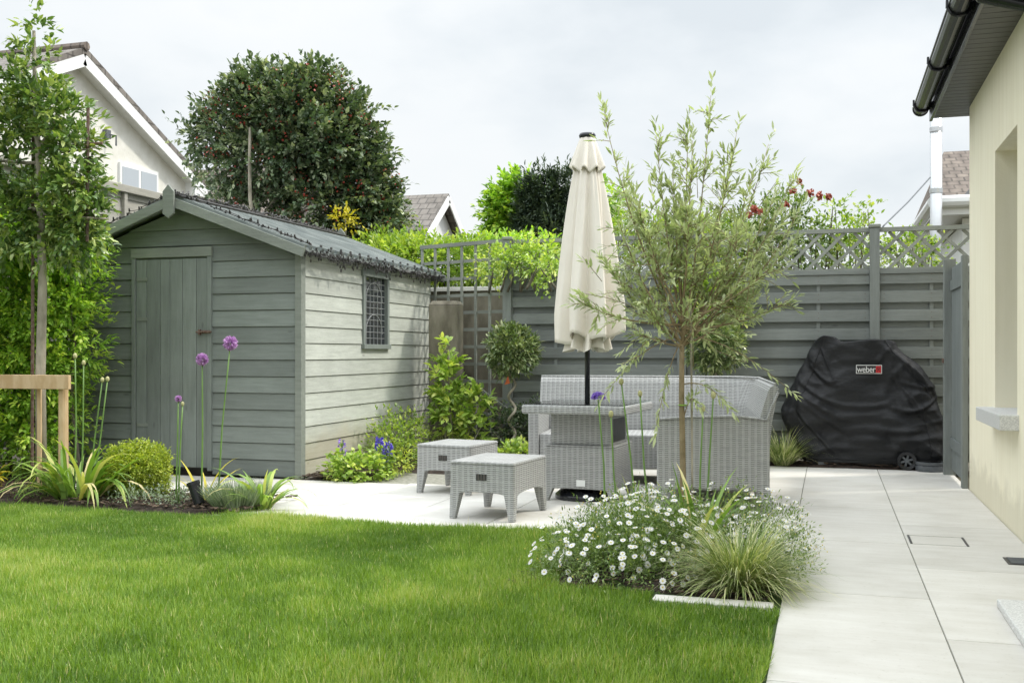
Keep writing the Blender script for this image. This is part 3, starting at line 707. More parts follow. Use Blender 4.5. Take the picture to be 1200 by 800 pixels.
mb.tube([(gx, yd, gz-.15), (gx+.02, yd, gz-.19), (HX-.07, yd-.02, gz-.27), (HX-.045, yd-.02, gz-.33), (HX-.045, yd-.02, 2.45)], .036, 12); mb.lathe([(.044, 0), (.044, .07)], (HX-.045, yd-.02, 2.62), 12)
# the pipe turns along the wall out of view
dp = mb.build('downpipe_top', m_black, ch, smooth=True)
mb = MB(); mb.tube([(HX-.045, yd-.02, 2.45), (HX-.045, yd-.02, .02)], .034, 12); 
dp.data.materials[0] = m_black
mb.build('downpipe', m_black, ch, smooth=True)
tag(MB().box(.665, 1.03, 2.2, 4.70, .013, .048).build('granite_step', m_granite, bevel=.006), 'thin pale granite doorstep slab lying beside the house', 'step')

# ================================================================ NEIGHBOURING BUILDINGS
# white gable house: gable wall faces +x
wx = -16.0; ya, yb, yr = 14.9, 23.2, 19.0; zE, zR = 5.50, 7.50
wh = thing('white_gable_house', 'white pebble dashed house with tall gable and white bargeboards beyond the shed', 'house', (0, 0, 0))
mb = MB(); mb.prism([(ya, 0), (yb, 0), (yb, zE), (yr, zR), (ya, zE)], 'x', wx-7, wx); mb.build('wall', m_whitewall, wh)
mb = MB()
sl_ = (zR-zE)/(yb-yr)
for s, ye in ((1, yb+.45), (-1, ya-.45)):
    ze_ = zR - sl_*abs(ye-yr) + .12
    vs = [(wx+.32, yr, zR+.16), (wx+.32, ye, ze_), (wx-7.3, ye, ze_), (wx-7.3, yr, zR+.16)]
    mb.add(vs+[(v[0], v[1], v[2]+.14) for v in vs], [(0,1,2,3),(4,7,6,5),(0,4,5,1),(1,5,6,2),(2,6,7,3),(3,7,4,0)])
rf = mb.build('roof', m_tile, wh, uv=True)
mb = MB(); mb.tube([(wx+.36, yr, zR+.32), (wx-7.3, yr, zR+.32)], .10, 8); mb.build('ridge_tiles', m_tile_b, rf, uv=True)
for s, ye in ((1, yb+.5), (-1, ya-.5)):
    ze_ = zR - sl_*abs(ye-yr)
    mb = MB(); mb.bar((wx+.30, yr, zR+.04), (wx+.30, ye, ze_+.04), .03, .30); mb.bar((wx+.14, yr, zR-.04), (wx+.14, ye, ze_-.04), .29, .03); mb.build('bargeboard', m_white, wh)
MB().box(wx+.0, wx+.3, yb-.05, yb+.5, zE-.35, zE-.02).build('eave_box', m_white, wh)
mb = MB(); mb.tube([(wx+.3, yb+.55, zE-.1), (wx-6, yb+.55, zE-.1)], .07, 8); mb.build('gutter', m_white, wh)
mb = MB(); mb.tube([(wx+.15, yb+.5, zE-.2), (wx+.1, yb+.1, zE-.55), (wx+.08, yb-.1, 2)], .045, 8); mb.build('downpipe', m_white, wh)
for y0, y1 in ((20.5, 21.95),):
    mb = MB(); mb.box(wx, wx+.06, y0, y1, 4.4, 5.55); w_ = mb.build('window', m_white, wh)
    for a, b in ((y0+.08, (y0+y1)/2-.05), ((y0+y1)/2+.05, y1-.08)): MB().box(wx+.061, wx+.07, a, b, 4.48, 5.46).build('pane', m_pane_l, w_)
p = (wx, 19.9, 5.95)
lm = MB(); lm.box(wx, wx+.12, 19.95, 20.1, 6.0, 6.2).tube([(wx+.1, 20.05, 6.1), (wx+.22, 20.15, 6.08), (wx+.22, 20.15, 5.85)], .02, 6); lm.build('wall_lamp', m_stone_d, wh)

# brown tiled roof house behind holly
th = thing('tiled_house', 'brown tiled house roof half hidden behind the red berried tree', 'house', (0, 0, 0))
a = at(190, 172, 36); 
mb = MB(); x0, x1 = -24.5, -17.6; y0 = 30.5
mb.box(x0, x1, y0, y0+7, 0, 5.6); mb.build('wall', m_whitewall, th)
mb = MB(); vs = [(x0-.4, y0-.5, 5.5), (x1+.4, y0-.5, 5.5), (x1+.4, y0+3.5, 8.0), (x0-.4, y0+3.5, 8.0)]
mb.add(vs+[(v[0], v[1], v[2]-.15) for v in vs], [(0,1,2,3),(4,7,6,5),(0,4,5,1),(1,5,6,2),(2,6,7,3),(3,7,4,0)])
vs = [(x0-.4, y0+7.5, 5.5), (x1+.4, y0+7.5, 5.5), (x1+.4, y0+3.5, 8.0), (x0-.4, y0+3.5, 8.0)]
mb.add(vs, [(0,3,2,1)]); mb.build('roof', m_tile_b, th, uv=True)

# bungalow with gable facing +x, centre
bx_, by0, by1, byr = -12.6, 31.2, 34.0, 32.6
bg = thing('white_bungalow', 'small white gabled bungalow with grey tiled roof seen over the square trellis', 'house', (0, 0, 0))
zr_, zl_ = 6.2, 5.15
MB().prism([(by0, 0), (by1, 0), (by1, zl_), (byr, zr_), (by0, zl_)], 'x', bx_-5, bx_).build('wall', m_white, bg)
mb = MB(); q_ = (zr_-zl_)/(byr-by0)
for ye in (by0-.5, by1+.5):
    vs = [(bx_+.35, byr, zr_+.1), (bx_+.35, ye, zr_+.1-q_*abs(ye-byr)), (bx_-5.2, ye, zr_+.1-q_*abs(ye-byr)), (bx_-5.2, byr, zr_+.1)]
    mb.add(vs+[(v[0], v[1], v[2]+.12) for v in vs], [(0,1,2,3),(4,7,6,5),(0,4,5,1),(1,5,6,2),(2,6,7,3),(3,7,4,0)])
mb.build('roof', m_tile, bg, uv=True)
for ye in (by0-.5, by1+.5):
    MB().bar((bx_+.37, byr, zr_+.02), (bx_+.37, ye, zr_+.02-q_*abs(ye-byr)), .04, .26).build('bargeboard', m_white, bg)

# white extension / conservatory right
cx = thing('white_extension', 'white boarded extension with white gutter and tiled roof beyond the lattice', 'house', (0, 0, 0))
x0, y0 = 1.75, 15.2
mb = MB(); mb.box(x0, 8, y0, y0+5, 0, 2.83)
for i in range(26): mb.rnd = random.random(); mb.box(x0-.012, x0, y0+.1+i*.19, y0+.27+i*.19, .2, 2.8)
mb.build('wall', m_white, cx)
mb = MB(); mb.box(x0-.35, 8, y0-.38, y0+5, 2.90, 3.02).build('eave_soffit', m_white, cx)
mb = MB(); mb.tube([(x0-.40, y0-.42, 3.07), (8, y0-.42, 3.07)], .085, 10); mb.tube([(x0-.42, y0-.42, 3.07), (x0-.42, y0+5, 3.07)], .085, 10); mb.build('gutter', m_white, cx)
MB().hexa([(x0+.0, y0-.1, 3.10), (8, y0-.1, 3.10), (8, y0+3, 3.10), (x0+.0, y0+3, 3.10)], [(x0+.12, y0+.1, 3.36), (8, y0+.1, 3.36), (8, y0+3, 3.36), (x0+.12, y0+3, 3.36)]).build('flat_roof', m_iron, cx)
for a, b in ((2.55, 3.2), (3.6, 4.6)):
    w_ = MB().box(a, b, y0-.05, y0-.001, 1.6, 2.60).build('window', m_white, cx)
    MB().box(a+.09, b-.09, y0-.058, y0-.051, 1.72, 2.50).build('pane', m_pane, w_)
MB().box(x0-.02, x0+.12, y0-.03, y0+.08, 0, 2.89).build('corner_post', m_white, cx)
rh = thing('brown_roof_house', 'far house with brown tiled hipped roof above the white extension', 'house', (0, 0, 0))
MB().box(2.3, 12, 22.5, 30, 0, 4.0).build('wall', m_whitewall, rh)
mb = MB(); vs = [(1.9, 22, 3.9), (12.4, 22, 3.9), (9.5, 26, 5.75), (2.55, 26, 5.75)]; mb.add(vs, [(0,1,2,3)]); mb.add([(1.9, 22, 3.9), (2.55, 26, 5.75), (1.9, 30, 3.9)], [(0,1,2)])
mb.build('roof', m_tile_b, rh, uv=True)
# flue and cable
fl = thing('steel_flue', 'tall pale steel flue pipe rising beyond the cream house corner', 'flue', at(1097, 260, 13.5)[:2] + (0,))
mb = MB(); mb.lathe([(.075, 0), (.075, 4.6)], n=16); mb.build('pipe', m_metal, fl, smooth=True)
for z in (3.15, 3.95): MB().lathe([(.082, 0), (.082, .06)], (0, 0, z), 16).build('pipe_collar', m_metal, fl)
a = at(1090, 208, 13.4); b = at(1036, 264, 12.2)
tag(MB().tube([a, tuple((a[i]+b[i])/2 - (.02 if i == 2 else 0) for i in range(3)), b, (b[0]-.6, b[1]-.3, b[2]-.8)], .010, 6).build('guy_wire', m_stone_d), 'thin grey wire running down from the steel flue', 'cable')

# ================================================================ WICKER FURNITURE
def wleg(mb, x, y, z1, w1, w2, sx, sy, splay=.0):
    # leg flush with the outer corner (sx,sy signs), tapering inward from w1 at z1 to w2 at ground
    def ring(w, z, o): return [(x+o*sx - (w if sx > 0 else 0), y+o*sy - (w if sy > 0 else 0), z), (x+o*sx + (0 if sx > 0 else w), y+o*sy - (w if sy > 0 else 0), z),
                            (x+o*sx + (0 if sx > 0 else w), y+o*sy + (0 if sy > 0 else w), z), (x+o*sx - (w if sx > 0 else 0), y+o*sy + (0 if sy > 0 else w), z)]
    mb.hexa(ring(w2, 0, splay), ring(w1, z1, 0)); return mb
def apron(mb, L, y, axis, z1, zc, ze, th, leg):
    """panel with arched lower edge from -L/2..L/2"""
    n = 14; lo = []; 
    for i in range(n+1):
        u = -1+2*i/n; lo.append((u*L/2, zc - (zc-ze)*abs(u)**4))
    vs = []
    for x, z in lo:
        for yy in (y, y+th):
            for zz in (z, z1): vs.append((x, yy, zz) if axis == 'x' else (yy, x, zz))
    fs = []
    for i in range(n):
        a = i*4; b = a+4; fs += [(a, b, b+1, a+1), (a+2, a+3, b+3, b+2), (a, a+2, b+2, b), (a+1, b+1, b+3, a+3)]
    fs += [(0, 1, 3, 2), (n*4, n*4+2, n*4+3, n*4+1)]
    mb.add(vs, fs); return mb
def stool(loc, rz, label, wx_=.44, wy_=.52):
    t = thing('wicker_stool', label, 'stool', loc, rz, 'grey wicker stools')
    h = .37; mb = MB()
    apron(mb, wx_, -wy_/2, 'x', h-.022, .175, .13, .02, .07); apron(mb, wx_, wy_/2-.02, 'x', h-.022, .175, .13, .02, .07)
    apron(mb, wy_-.041, -wx_/2, 'y', h-.022, .175, .13, .02, .07); apron(mb, wy_-.041, wx_/2-.02, 'y', h-.022, .175, .13, .02, .07)
    mb.build('side_panel', m_wicker, t, uv=True, bevel=.006)
    mb = MB(); mb.box(-wx_/2-.004, wx_/2+.004, -wy_/2-.004, wy_/2+.004, h-.024, h); mb.build('seat', m_wicker, t, uv=True, bevel=.0118)
    for sx in (-1, 1):
        for sy in (-1, 1):
            mb = MB(); wleg(mb, sx*(wx_/2+.001), sy*(wy_/2+.001), .19, .072, .038, sx, sy, .003); mb.build('leg', m_wicker, t, uv=True, bevel=.004)
    mb = MB(); mb.box(-.036, .036, -wy_/2-.0035, -wy_/2-.001, .252, .292); hh_ = mb.build('handle_hole', m_iron, t)
    mb = MB()
    for i in range(3): mb.box(-.024+i*.020, -.016+i*.020, -wy_/2-.0055, -wy_/2-.0036, .254, .290)
    mb.build('handle_bars', M_rattan, hh_)
    return t
M_rattan = M_solid('shadowed rattan', (.06, .055, .05), (.10, .09, .08), 30, .7, .1)
stool((-2.73, 7.47, .012), R(-7), 'grey wicker stool with arched sides close to the purple delphiniums', .44, .50)
stool((-2.07, 6.45, .012), R(-6), 'grey wicker stool with arched sides, the one nearest the lawn', .44, .56)

tb = thing('wicker_table', 'square grey wicker garden table with glass top under the folded umbrella', 'table', (-1.68, 7.39, .012), R(-4))
bw, bd = .52, .50
mb = MB(); apron(mb, bw, -bd/2, 'x', .385, .09, .075, .02, .06); apron(mb, bw, bd/2-.02, 'x', .385, .09, .075, .02, .06)
apron(mb, bd-.041, -bw/2, 'y', .385, .09, .075, .02, .06); apron(mb, bd-.041, bw/2-.02, 'y', .385, .09, .075, .02, .06); mb.box(-bw/2, bw/2, -bd/2, bd/2, .386, .40)
mb.build('base', m_wicker, tb, uv=True, bevel=.006)
MB().box(-.225, .225, -.215, .215, .401, .625).build('pedestal', m_wicker, tb, uv=True, bevel=.006)
for sx in (-1, 1):
    for sy in (-1, 1): mb = MB(); wleg(mb, sx*bw/2, sy*bd/2, .10, .065, .035, sx, sy, .006); mb.build('leg', m_wicker, tb, uv=True, bevel=.003)
MB().box(-.375, .375, -.42, .42, .627, .69).build('table_top', m_wicker, tb, uv=True, bevel=.014)
MB().box(-.36, .36, -.405, .405, .6915, .6975).build('glass_top', m_tglass, tb, bevel=.001)
MB().box(-.02, .045, -bd/2-.004, -bd/2-.001, .11, .155).build('handle_hole', m_white, tb)
MB().box(.2255, .2265, -.16, .16, .42, .585).build('side_opening', m_iron, tb)

# corner sofa
so = thing('wicker_sofa', 'grey wicker corner sofa with curved high back and flat arms', 'sofa', (-.375, 6.98, .012), R(7))
LB = 1.82; YB = 2.02
path = [(0, .0)] + [(0, .0+1.72*i/8) for i in range(1, 9)]
for k in range(1, 9): a = PI/2*k/8; path.append((-.30+.30*math.cos(a), 1.72+.30*math.sin(a)))
path += [(-.30-(LB-.30)*i/8, YB) for i in range(1, 9)]
prof = [(-.085, .10), (-.085, .42), (-.065, .62), (-.01, .80), (.01, .835), (.035, .845), (.06, .825), (.05, .78), (.015, .60), (.0, .42), (.0, .10)]
vs = []; uvd = []
acc = 0
for i, p in enumerate(path):
    a = Vector(path[max(i-1, 0)]); b = Vector(path[min(i+1, len(path)-1)]); d = (b-a).normalized(); nrm_ = Vector((d.y, -d.x))
    if i: acc += (Vector(p)-Vector(path[i-1])).length
    drop = -.0
    for o_, z in prof:
        q = Vector(p) + nrm_*o_; vs.append((q.x, q.y, z))
m_ = len(prof); fs = [(i*m_+k, (i+1)*m_+k, (i+1)*m_+(k+1)%m_, i*m_+(k+1)%m_) for i in range(len(path)-1) for k in range(m_)]
fs += [tuple(range(m_)), tuple(reversed([(len(path)-1)*m_+k for k in range(m_)]))]
MB().add(vs, fs).build('backrest', m_wicker, so, uv=True, bevel=0)
mb = MB(); mb.box(-.72, -.087, .09, 1.93, .13, .40).box(-LB+.09, -.722, 1.33, 1.93, .13, .40); mb.build('seat', m_wicker, so, uv=True, bevel=.012)
# near arm panel: arched bottom, gently rising top
n = 16; vs = []
for i in range(n+1):
    u = i/n; x = -.735 + .735*u; zt = .605 + .03*math.sin(PI*u*.9); zb = .155 - .06*abs(2*u-1)**5
    for yy in (-.01, .085):
        for zz in (zb, zt): vs.append((x, yy, zz))
fs = []
for i in range(n): a = i*4; b = a+4; fs += [(a, b, b+1, a+1), (a+2, a+3, b+3, b+2), (a, a+2, b+2, b), (a+1, b+1, b+3, a+3)]
fs += [(0, 1, 3, 2), (n*4, n*4+2, n*4+3, n*4+1)]
MB().add(vs, fs).build('armrest', m_wicker, so, uv=True, bevel=.010)
MB().box(-LB, -LB+.088, 1.31, 1.93, .10, .60).build('armrest', m_wicker, so, uv=True, bevel=.012)
mb = MB(); mb.tube([(-.735, -.012, .612), (-.5, -.014, .632), (-.2, -.014, .638), (-.02, -.012, .615), (.012, -.008, .70), (.055, 0, .80)], .009, 6)
mb.tube([(p[0]+.035*(1 if i < 9 else 0), p[1]+(.035 if i >= 17 else (.02 if i > 9 else 0)), .85) for i, p in enumerate(path)], .010, 6); mb.build('braided_edge', m_wicker, so, uv=True, smooth=True)
for x, y, sx, sy, w in ((0.0, -.01, 1, -1, .07), (-.735, -.01, -1, -1, .07), (0, YB, 1, 1, .06), (-LB, YB, -1, 1, .06), (-LB, 1.31, -1, -1, .06), (-.70, 1.33, -1, -1, .05)):
    mb = MB(); wleg(mb, x, y, .18, w*1.25, w*.7, sx, sy, .025 if sx > 0 and y < 1 else .004); mb.build('leg', m_wicker, so, uv=True, bevel=.004)

# umbrella
um = thing('parasol', 'closed cream canvas parasol on a black pole standing through the table', 'parasol', (-1.69, 7.37, .012))
mb = MB(); mb.tube([(0, 0, .02), (0, 0, 2.60)], .019, 14); mb.build('pole', m_black, um, smooth=True)
mb = MB(); mb.lathe([(.235, 0), (.235, .03), (.20, .06), (.06, .085), (.045, .09), (.045, .30), (.024, .31)], n=32)
mb.build('base', m_black, um, smooth=False, bevel=.004)
nU, nV = 192, 44; vs = []
def prad(t): return .075 + .215*t**.8 - .02*max(0, t-.85)/.15
for j in range(nV+1):
    t = j/nV
    for k in range(nU):
        th = 2*PI*k/nU; ph = th*7 + .5*math.sin(th*2+1.3) + .35*math.sin(t*2.5+th)
        s = math.cos(ph); fold = (abs(s)**.7*(1 if s > 0 else -1))
        amp = (.16 + .34*t) ; r = prad(t)*(1 - amp*.5 + amp*.5*fold + .05*math.sin(ph*2.3+t*3))
        r *= 1 + .10*math.cos(th-.2)*t
        zb = 1.13 + .045*math.sin(th*3+.4) + .07*max(0, math.cos(th+.1)) + .02*fold + .03*max(0,math.cos(th-PI))
        z = 2.47 + (zb-2.47)*t
        vs.append((r*math.cos(th), r*math.sin(th), z))
fs = [(j*nU+k, j*nU+(k+1)%nU, (j+1)*nU+(k+1)%nU, (j+1)*nU+k) for j in range(nV) for k in range(nU)]
o = MB().add(vs, fs).build('canopy', m_canvas, um, smooth=True); md = o.modifiers.new('s', 'SOLIDIFY'); md.thickness = .003; md.offset = -1
# inner gathered cloth
vs = []
for j in range(12):
    t = j/11
    for k in range(nU):
        th = 2*PI*k/nU; r = (.05+.09*t)*(1+.32*math.sin(th*9+t)); vs.append((r*math.cos(th), r*math.sin(th), 1.5-.42*t+.02*math.sin(th*5)))
fs = [(j*nU+k, j*nU+(k+1)%nU, (j+1)*nU+(k+1)%nU, (j+1)*nU+k) for j in range(11) for k in range(nU)]
MB().add(vs, fs).build('inner_folds', m_canvas, um, smooth=True)
vs = []
for j in range(15):
    t = j/14
    for k in range(nU):
        th = 2*PI*k/nU; fold = math.cos(th*8+.6*math.sin(th+1)); r = (.050+.068*t**.9)*(1+(.02+.15*t)*fold); vs.append((r*math.cos(th), r*math.sin(th), 2.63-.235*t+.018*fold*t+.02*t*math.cos(th-2)))
fs = [(j*nU+k, j*nU+(k+1)%nU, (j+1)*nU+(k+1)%nU, (j+1)*nU+k) for j in range(14) for k in range(nU)]
o = MB().add(vs, fs).build('wind_vent', m_canvas, um, smooth=True); md = o.modifiers.new('s', 'SOLIDIFY'); md.thickness = .003
mb = MB(); mb.lathe([(.035, 2.60), (.058, 2.625), (.062, 2.64), (.055, 2.655), (.02, 2.66)], n=20); mb.build('finial', m_black, um, smooth=True)
for k in range(8):
    th = 2*PI*k/8+.2; MB().tube([(.03*math.cos(th), .03*math.sin(th), 2.4), (.10*math.cos(th), .10*math.sin(th), 1.2)], .006, 5).build('rib', m_black, um)

# ================================================================ COVERED BARBECUE
bb = thing('covered_barbecue', 'barbecue under a creased black fabric cover against the slatted fence', 'barbecue', (0, 0, .012))
bY = 9.96   # plane of the front face
sil_l = [(0, -.22), (.08, -.26), (.3, -.37), (.45, -.43), (.52, -.44), (.62, -.40), (.85, -.29), (1.0, -.21), (1.12, -.15), (1.3, -.10)]
sil_r = [(0, .98), (.1, 1.0), (.3, 1.0), (.5, .97), (.7, .92), (.85, .85), (.95, .77), (1.05, .64), (1.12, .58), (1.3, .50)]
top = [(-.5, .98), (-.2, 1.10), (-.12, 1.17), (-.03, 1.225), (.04, 1.20), (.12, 1.15), (.20, 1.155), (.35, 1.175), (.52, 1.17), (.56, 1.16), (.62, 1.09), (.75, .99), (.88, .86), (1.0, .55)]
def itp(tab, x): return float(np.interp(x, [a for a, b in tab], [b for a, b in tab]))
nU, nV = 260, 130; vs = []
def fbm(x, y, z): return mnoise.noise(Vector((x, y, z)))
folds = [ # (x0,z0,x1,z1,sag,amp,width)
 (-.30, .72, .85, .38, .16, .030, .028), (-.28, .80, .55, .62, .14, .026, .024), (-.25, .62, .75, .16, .10, .024, .03), (.55, 1.05, .95, .62, -.03, .026, .026),
 (.50, .98, .90, .42, .06, .022, .024), (-.08, 1.12, .10, .72, .02, .024, .024), (.30, 1.10, .42, .80, .05, .018, .022), (.60, .52, .97, .70, .05, .022, .022),
 (.02, 1.02, .46, .90, .05, -.016, .03), (-.18, .95, .05, .78, .04, .022, .025), (.45, .60, .95, .56, .05, .018, .02), (-.30, .55, .10, .08, .02, .020, .025), (.62, .80, .93, .76, .03, .02, .02), (.7, .95, .88, .66, 0, .016, .018)]
for j in range(nV+1):
    t = j/nV
    for k in range(nU):
        a = 2*PI*k/nU; c, s = math.cos(a), math.sin(a); e = .42
        cx_ = abs(c)**e*(1 if c > 0 else -1); cy_ = abs(s)**e*(1 if s > 0 else -1)
        zc = .05 + 1.17*min(t/.86, 1)
        L_, R_ = itp(sil_l, zc), itp(sil_r, zc)
        shrink = 1 if t <= .86 else math.sqrt(max(0, 1-((t-.86)/.14)**2))
        x = (L_+R_)/2 + (R_-L_)/2*cx_*(.55+.45*shrink if t > .86 else 1)
        dep = (.27 - .05*max(0, (zc-.5))) * shrink
        y = .27 + dep*cy_ + .02*zc
        ht = itp(top, x); z = zc - math.log1p(math.exp(min((zc-ht)/.012, 40)))*.012
        if t > .86: z += .012*(1-shrink)
        # wrinkles
        d = .045*fbm(x*2.2, z*2.2, 3+s) + .026*fbm(x*5+z*3, z*6, 7+s*1.5) + .009*fbm(x*12+z*7, z*10-x*4, 1+s*2)
        rid = 1-abs(fbm(x*2.6+z*1.4, z*3.4-x*1.0, 11+s*.7))*2.6; d += .026*max(rid, 0) + .016*max(1-abs(fbm(x*4.5-z*3, z*4.2+x*2, 21+s))*3.2, 0)
        if s < .2:
            for x0, z0, x1, z1, sg, am, w in folds:
                u = (x-x0)/(x1-x0); 
                if 0 <= u <= 1:
                    zl = z0+(z1-z0)*u - sg*4*u*(1-u); q = (z-zl)/w; d += am*math.sin(PI*u)**.5*(math.exp(-q*q) - .6*math.exp(-(q+1.6)**2))
        if t < .06: d *= t/.06
        if s < 0: d *= 1 - math.exp(-((x-.345)/.17)**4 - ((z-.905)/.075)**4)
        dx, dy = cx_*.4, cy_
        vs.append((x + dx*d*1.0, bY + y + dy*d*(1 if s < 0 else .3), z))
fs = [(j*nU+k, j*nU+(k+1)%nU, (j+1)*nU+(k+1)%nU, (j+1)*nU+k) for j in range(nV) for k in range(nU)] + [tuple(nV*nU+k for k in range(nU))]
MB().add(vs, fs).build('cover', m_cover, bb, smooth=True); cov = vs
for k_ in (int(nU*.655), int(nU*.845)):
    MB().tube([(cov[j*nU+k_][0], cov[j*nU+k_][1]-.002, cov[j*nU+k_][2]) for j in range(2, 112, 2)], .0035, 6).build('seam', m_cover, bb, smooth=True)
MB().tube([(cov[3*nU+k][0], cov[3*nU+k][1]-.003, cov[3*nU+k][2]) for k in range(int(nU*.5), nU, 3)], .006, 6).build('hem', m_cover, bb, smooth=True)
wl = MB(); cxw, czw = .62, .075
def wheel(x, r):
    mb = MB(); n = 26
    prof_ = [(r*.62, -.02), (r*.95, -.025), (r, -.015), (r, .015), (r*.95, .025), (r*.62, .02)]
    vs = [];
    for k in range(n):
        a = 2*PI*k/n
        for rr, yy in prof_: vs.append((x+rr*math.cos(a), bY-.03+yy, r+rr*math.sin(a)))
    q = len(prof_); mb.add(vs, [(k*q+i, ((k+1)%n)*q+i, ((k+1)%n)*q+(i+1)%q, k*q+(i+1)%q) for k in range(n) for i in range(q)])
    w = mb.build('wheel', m_black, bb); sp = MB()
    for k in range(6): a = PI*k/3+.3; sp.bar((x, bY-.03, r), (x+r*.68*math.cos(a), bY-.03, r+r*.68*math.sin(a)), .018, .02, up=(0, 1, 0))
    sp.tube([(x, bY-.05, r), (x, bY-.01, r)], r*.2, 12); sp.build('spokes', m_stone_d, w); return w
wheel(.665, .085)
MB().box(-.10, -.02, bY+.02, bY+.10, 0, .09).build('foot', m_stone_d, bb); MB().box(-.15, .98, bY+.08, bY+.45, .02, .10).build('undershelf', m_iron, bb)
# logo panel

lx, lz = .345, .905
ly = min(v[1] for v in cov if abs(v[0]-lx) < .13 and abs(v[2]-lz) < .06 and v[1] < bY+.25) - .006
m_ink = M_solid('logo black', (.015, .015, .015), None, 5, .5, 0); m_logow = M_solid('logo white', (.75, .75, .73), None, 5, .5, 0); m_logor = M_solid('logo red', (.55, .015, .02), None, 5, .5, 0)
pt = MB().box(lx-.112, lx+.112, ly-.0, ly+.004, lz-.040, lz+.040).build('logo_patch', m_logow, bb, bevel=.001)
MB().box(lx-.106, lx+.106, ly-.0022, ly-.0006, lz-.034, lz+.034).build('logo_field', m_ink, pt)
MB().box(lx+.060, lx+.103, ly-.0042, ly-.0026, lz-.031, lz+.031).build('logo_emblem', m_logor, pt)
mb = MB()
for sx_ in (-1, 1): mb.bar((lx+.081, ly-.005, lz+.002), (lx+.081+sx_*.012, ly-.005, lz-.022), .004, .001, up=(0, 1, 0))
mb.tube([(lx+.0815+.011*math.cos(2*PI*k/12), ly-.005, lz+.010+.009*math.sin(2*PI*k/12)) for k in range(13)], .0022, 5)
mb.build('logo_mark', m_ink, pt)
cu = bpy.data.curves.new('logo_lettering', 'FONT'); cu.body = 'weber'; cu.size = .078; cu.extrude = .0006; cu.offset = .0; cu.align_x = 'CENTER'; cu.align_y = 'CENTER'; cu.space_character = .92
o = bpy.data.objects.new('logo_lettering', cu); C.objects.link(o); o.parent = pt; o.location = (lx-.023, ly-.0036, lz-.002); o.rotation_euler = (PI/2, 0, 0); o.scale = (.86, 1.05, 1); cu.materials.append(m_logow)
bpy.context.view_layer.update()
me_ = bpy.data.meshes.new_from_object(o.evaluated_get(bpy.context.evaluated_depsgraph_get())); o2 = bpy.data.objects.new('logo_letters', me_); C.objects.link(o2); o2.parent = pt
o2.location, o2.rotation_euler, o2.scale = o.location.copy(), o.rotation_euler.copy(), o.scale.copy(); bpy.data.objects.remove(o); o2.name = 'logo_lettering'

# charcoal tray behind the wheel
tg_ = thing('round_planter_tray', 'round dark grey slotted tray on the ground beside the barbecue wheel', 'tray', (.865, bY-.03, .012))
MB().lathe([(.125, 0), (.13, .02), (.13, .05), (.122, .055), (.13, .06), (.135, .085), (.12, .085), (.115, .02)], n=28).build('tray', m_stone_d, tg_, smooth=False)

# ================================================================ PLANTS
def gxy(px, py, z=0):
    d = F*(H-z)/(py-413); a = at(px, py, d); return a[0], a[1]
def E_(px, py, d, rpx, rpz, n, ry=None):      # an ellipsoid of twigs surveyed from the photograph: centre pixel, distance, half sizes in px
    c = at(px, py, d); k = d/F
    return (c[0], c[1], c[2], rpx*k, (ry if ry else rpx*k*.8), rpz*k, n)

# --- tall hedge
hd = thing('tall_hedge', 'tall bright green leafy hedge screening the left end of the shed', 'hedge', (0, 0, 0))
bush(hd, [(-6.55, 7.15, 2.05, .55, .4, .28, 460), (-6.15, 7.15, 1.95, .28, .3, .22, 200), (-6.62, 7.25, 1.75, .62, .42, .45, 620), (-7.17, 7.0, 1.7, .7, .45, .55, 500), (-6.57, 7.15, 1.15, .60, .42, .65, 900), (-7.22, 7.0, 1.0, .6, .45, .8, 500),
          (-6.62, 7.2, .50, .52, .38, .50, 620), (-6.27, 7.1, 1.55, .35, .33, .40, 380), (-6.32, 7.1, 1.0, .30, .3, .5, 330), (-6.25, 7.0, .45, .2, .2, .3, 120)],
     l_hedge, .058, .024, k=11, TL=.13, inner=.42, jitter=.10)
branches(hd, 'stems', [(wob((x, 7.2, 0), (x+random.uniform(-.2, .2), 7.2, 1.7), 6, .05), .022, .008) for x in (-6.9, -6.7, -6.45, -6.2, -6.0)], m_trunk3)

# --- pleached tree
pt_ = thing('pleached_tree', 'slim pleached evergreen tree with pale straight trunk and sparse flat crown', 'tree', (-5.68, 6.40, 0))
tp = [(0, 0, 0), (-.01, 0, .9), (.01, 0, 1.6), (-.015, .0, 2.3), (-.03, 0, 2.6), (-.06, 0, 2.95), (-.07, 0, 3.5)]
segs = [(tp, .042, .012)]
segs += [(wob((-.0, 0, 2.62), (.22, .02, 3.0), 5, .06), .018, .006), (wob((-.02, 0, 2.66), (-.35, 0, 3.05), 5, .06), .018, .006), (wob((0, 0, 2.1), (.28, .02, 2.35), 5, .06), .015, .006),
         (wob((0, 0, 2.12), (.62, -.02, 2.05), 6, .04), .016, .006), (wob((0, 0, 2.15), (-.8, 0, 2.2), 6, .04), .016, .006), (wob((0, 0, 2.55), (.45, .05, 2.6), 6, .06), .014, .005), (wob((0, 0, 2.5), (-.9, 0, 2.55), 6, .05), .014, .005)]
branches(pt_, 'trunk', segs, m_trunk, 9)
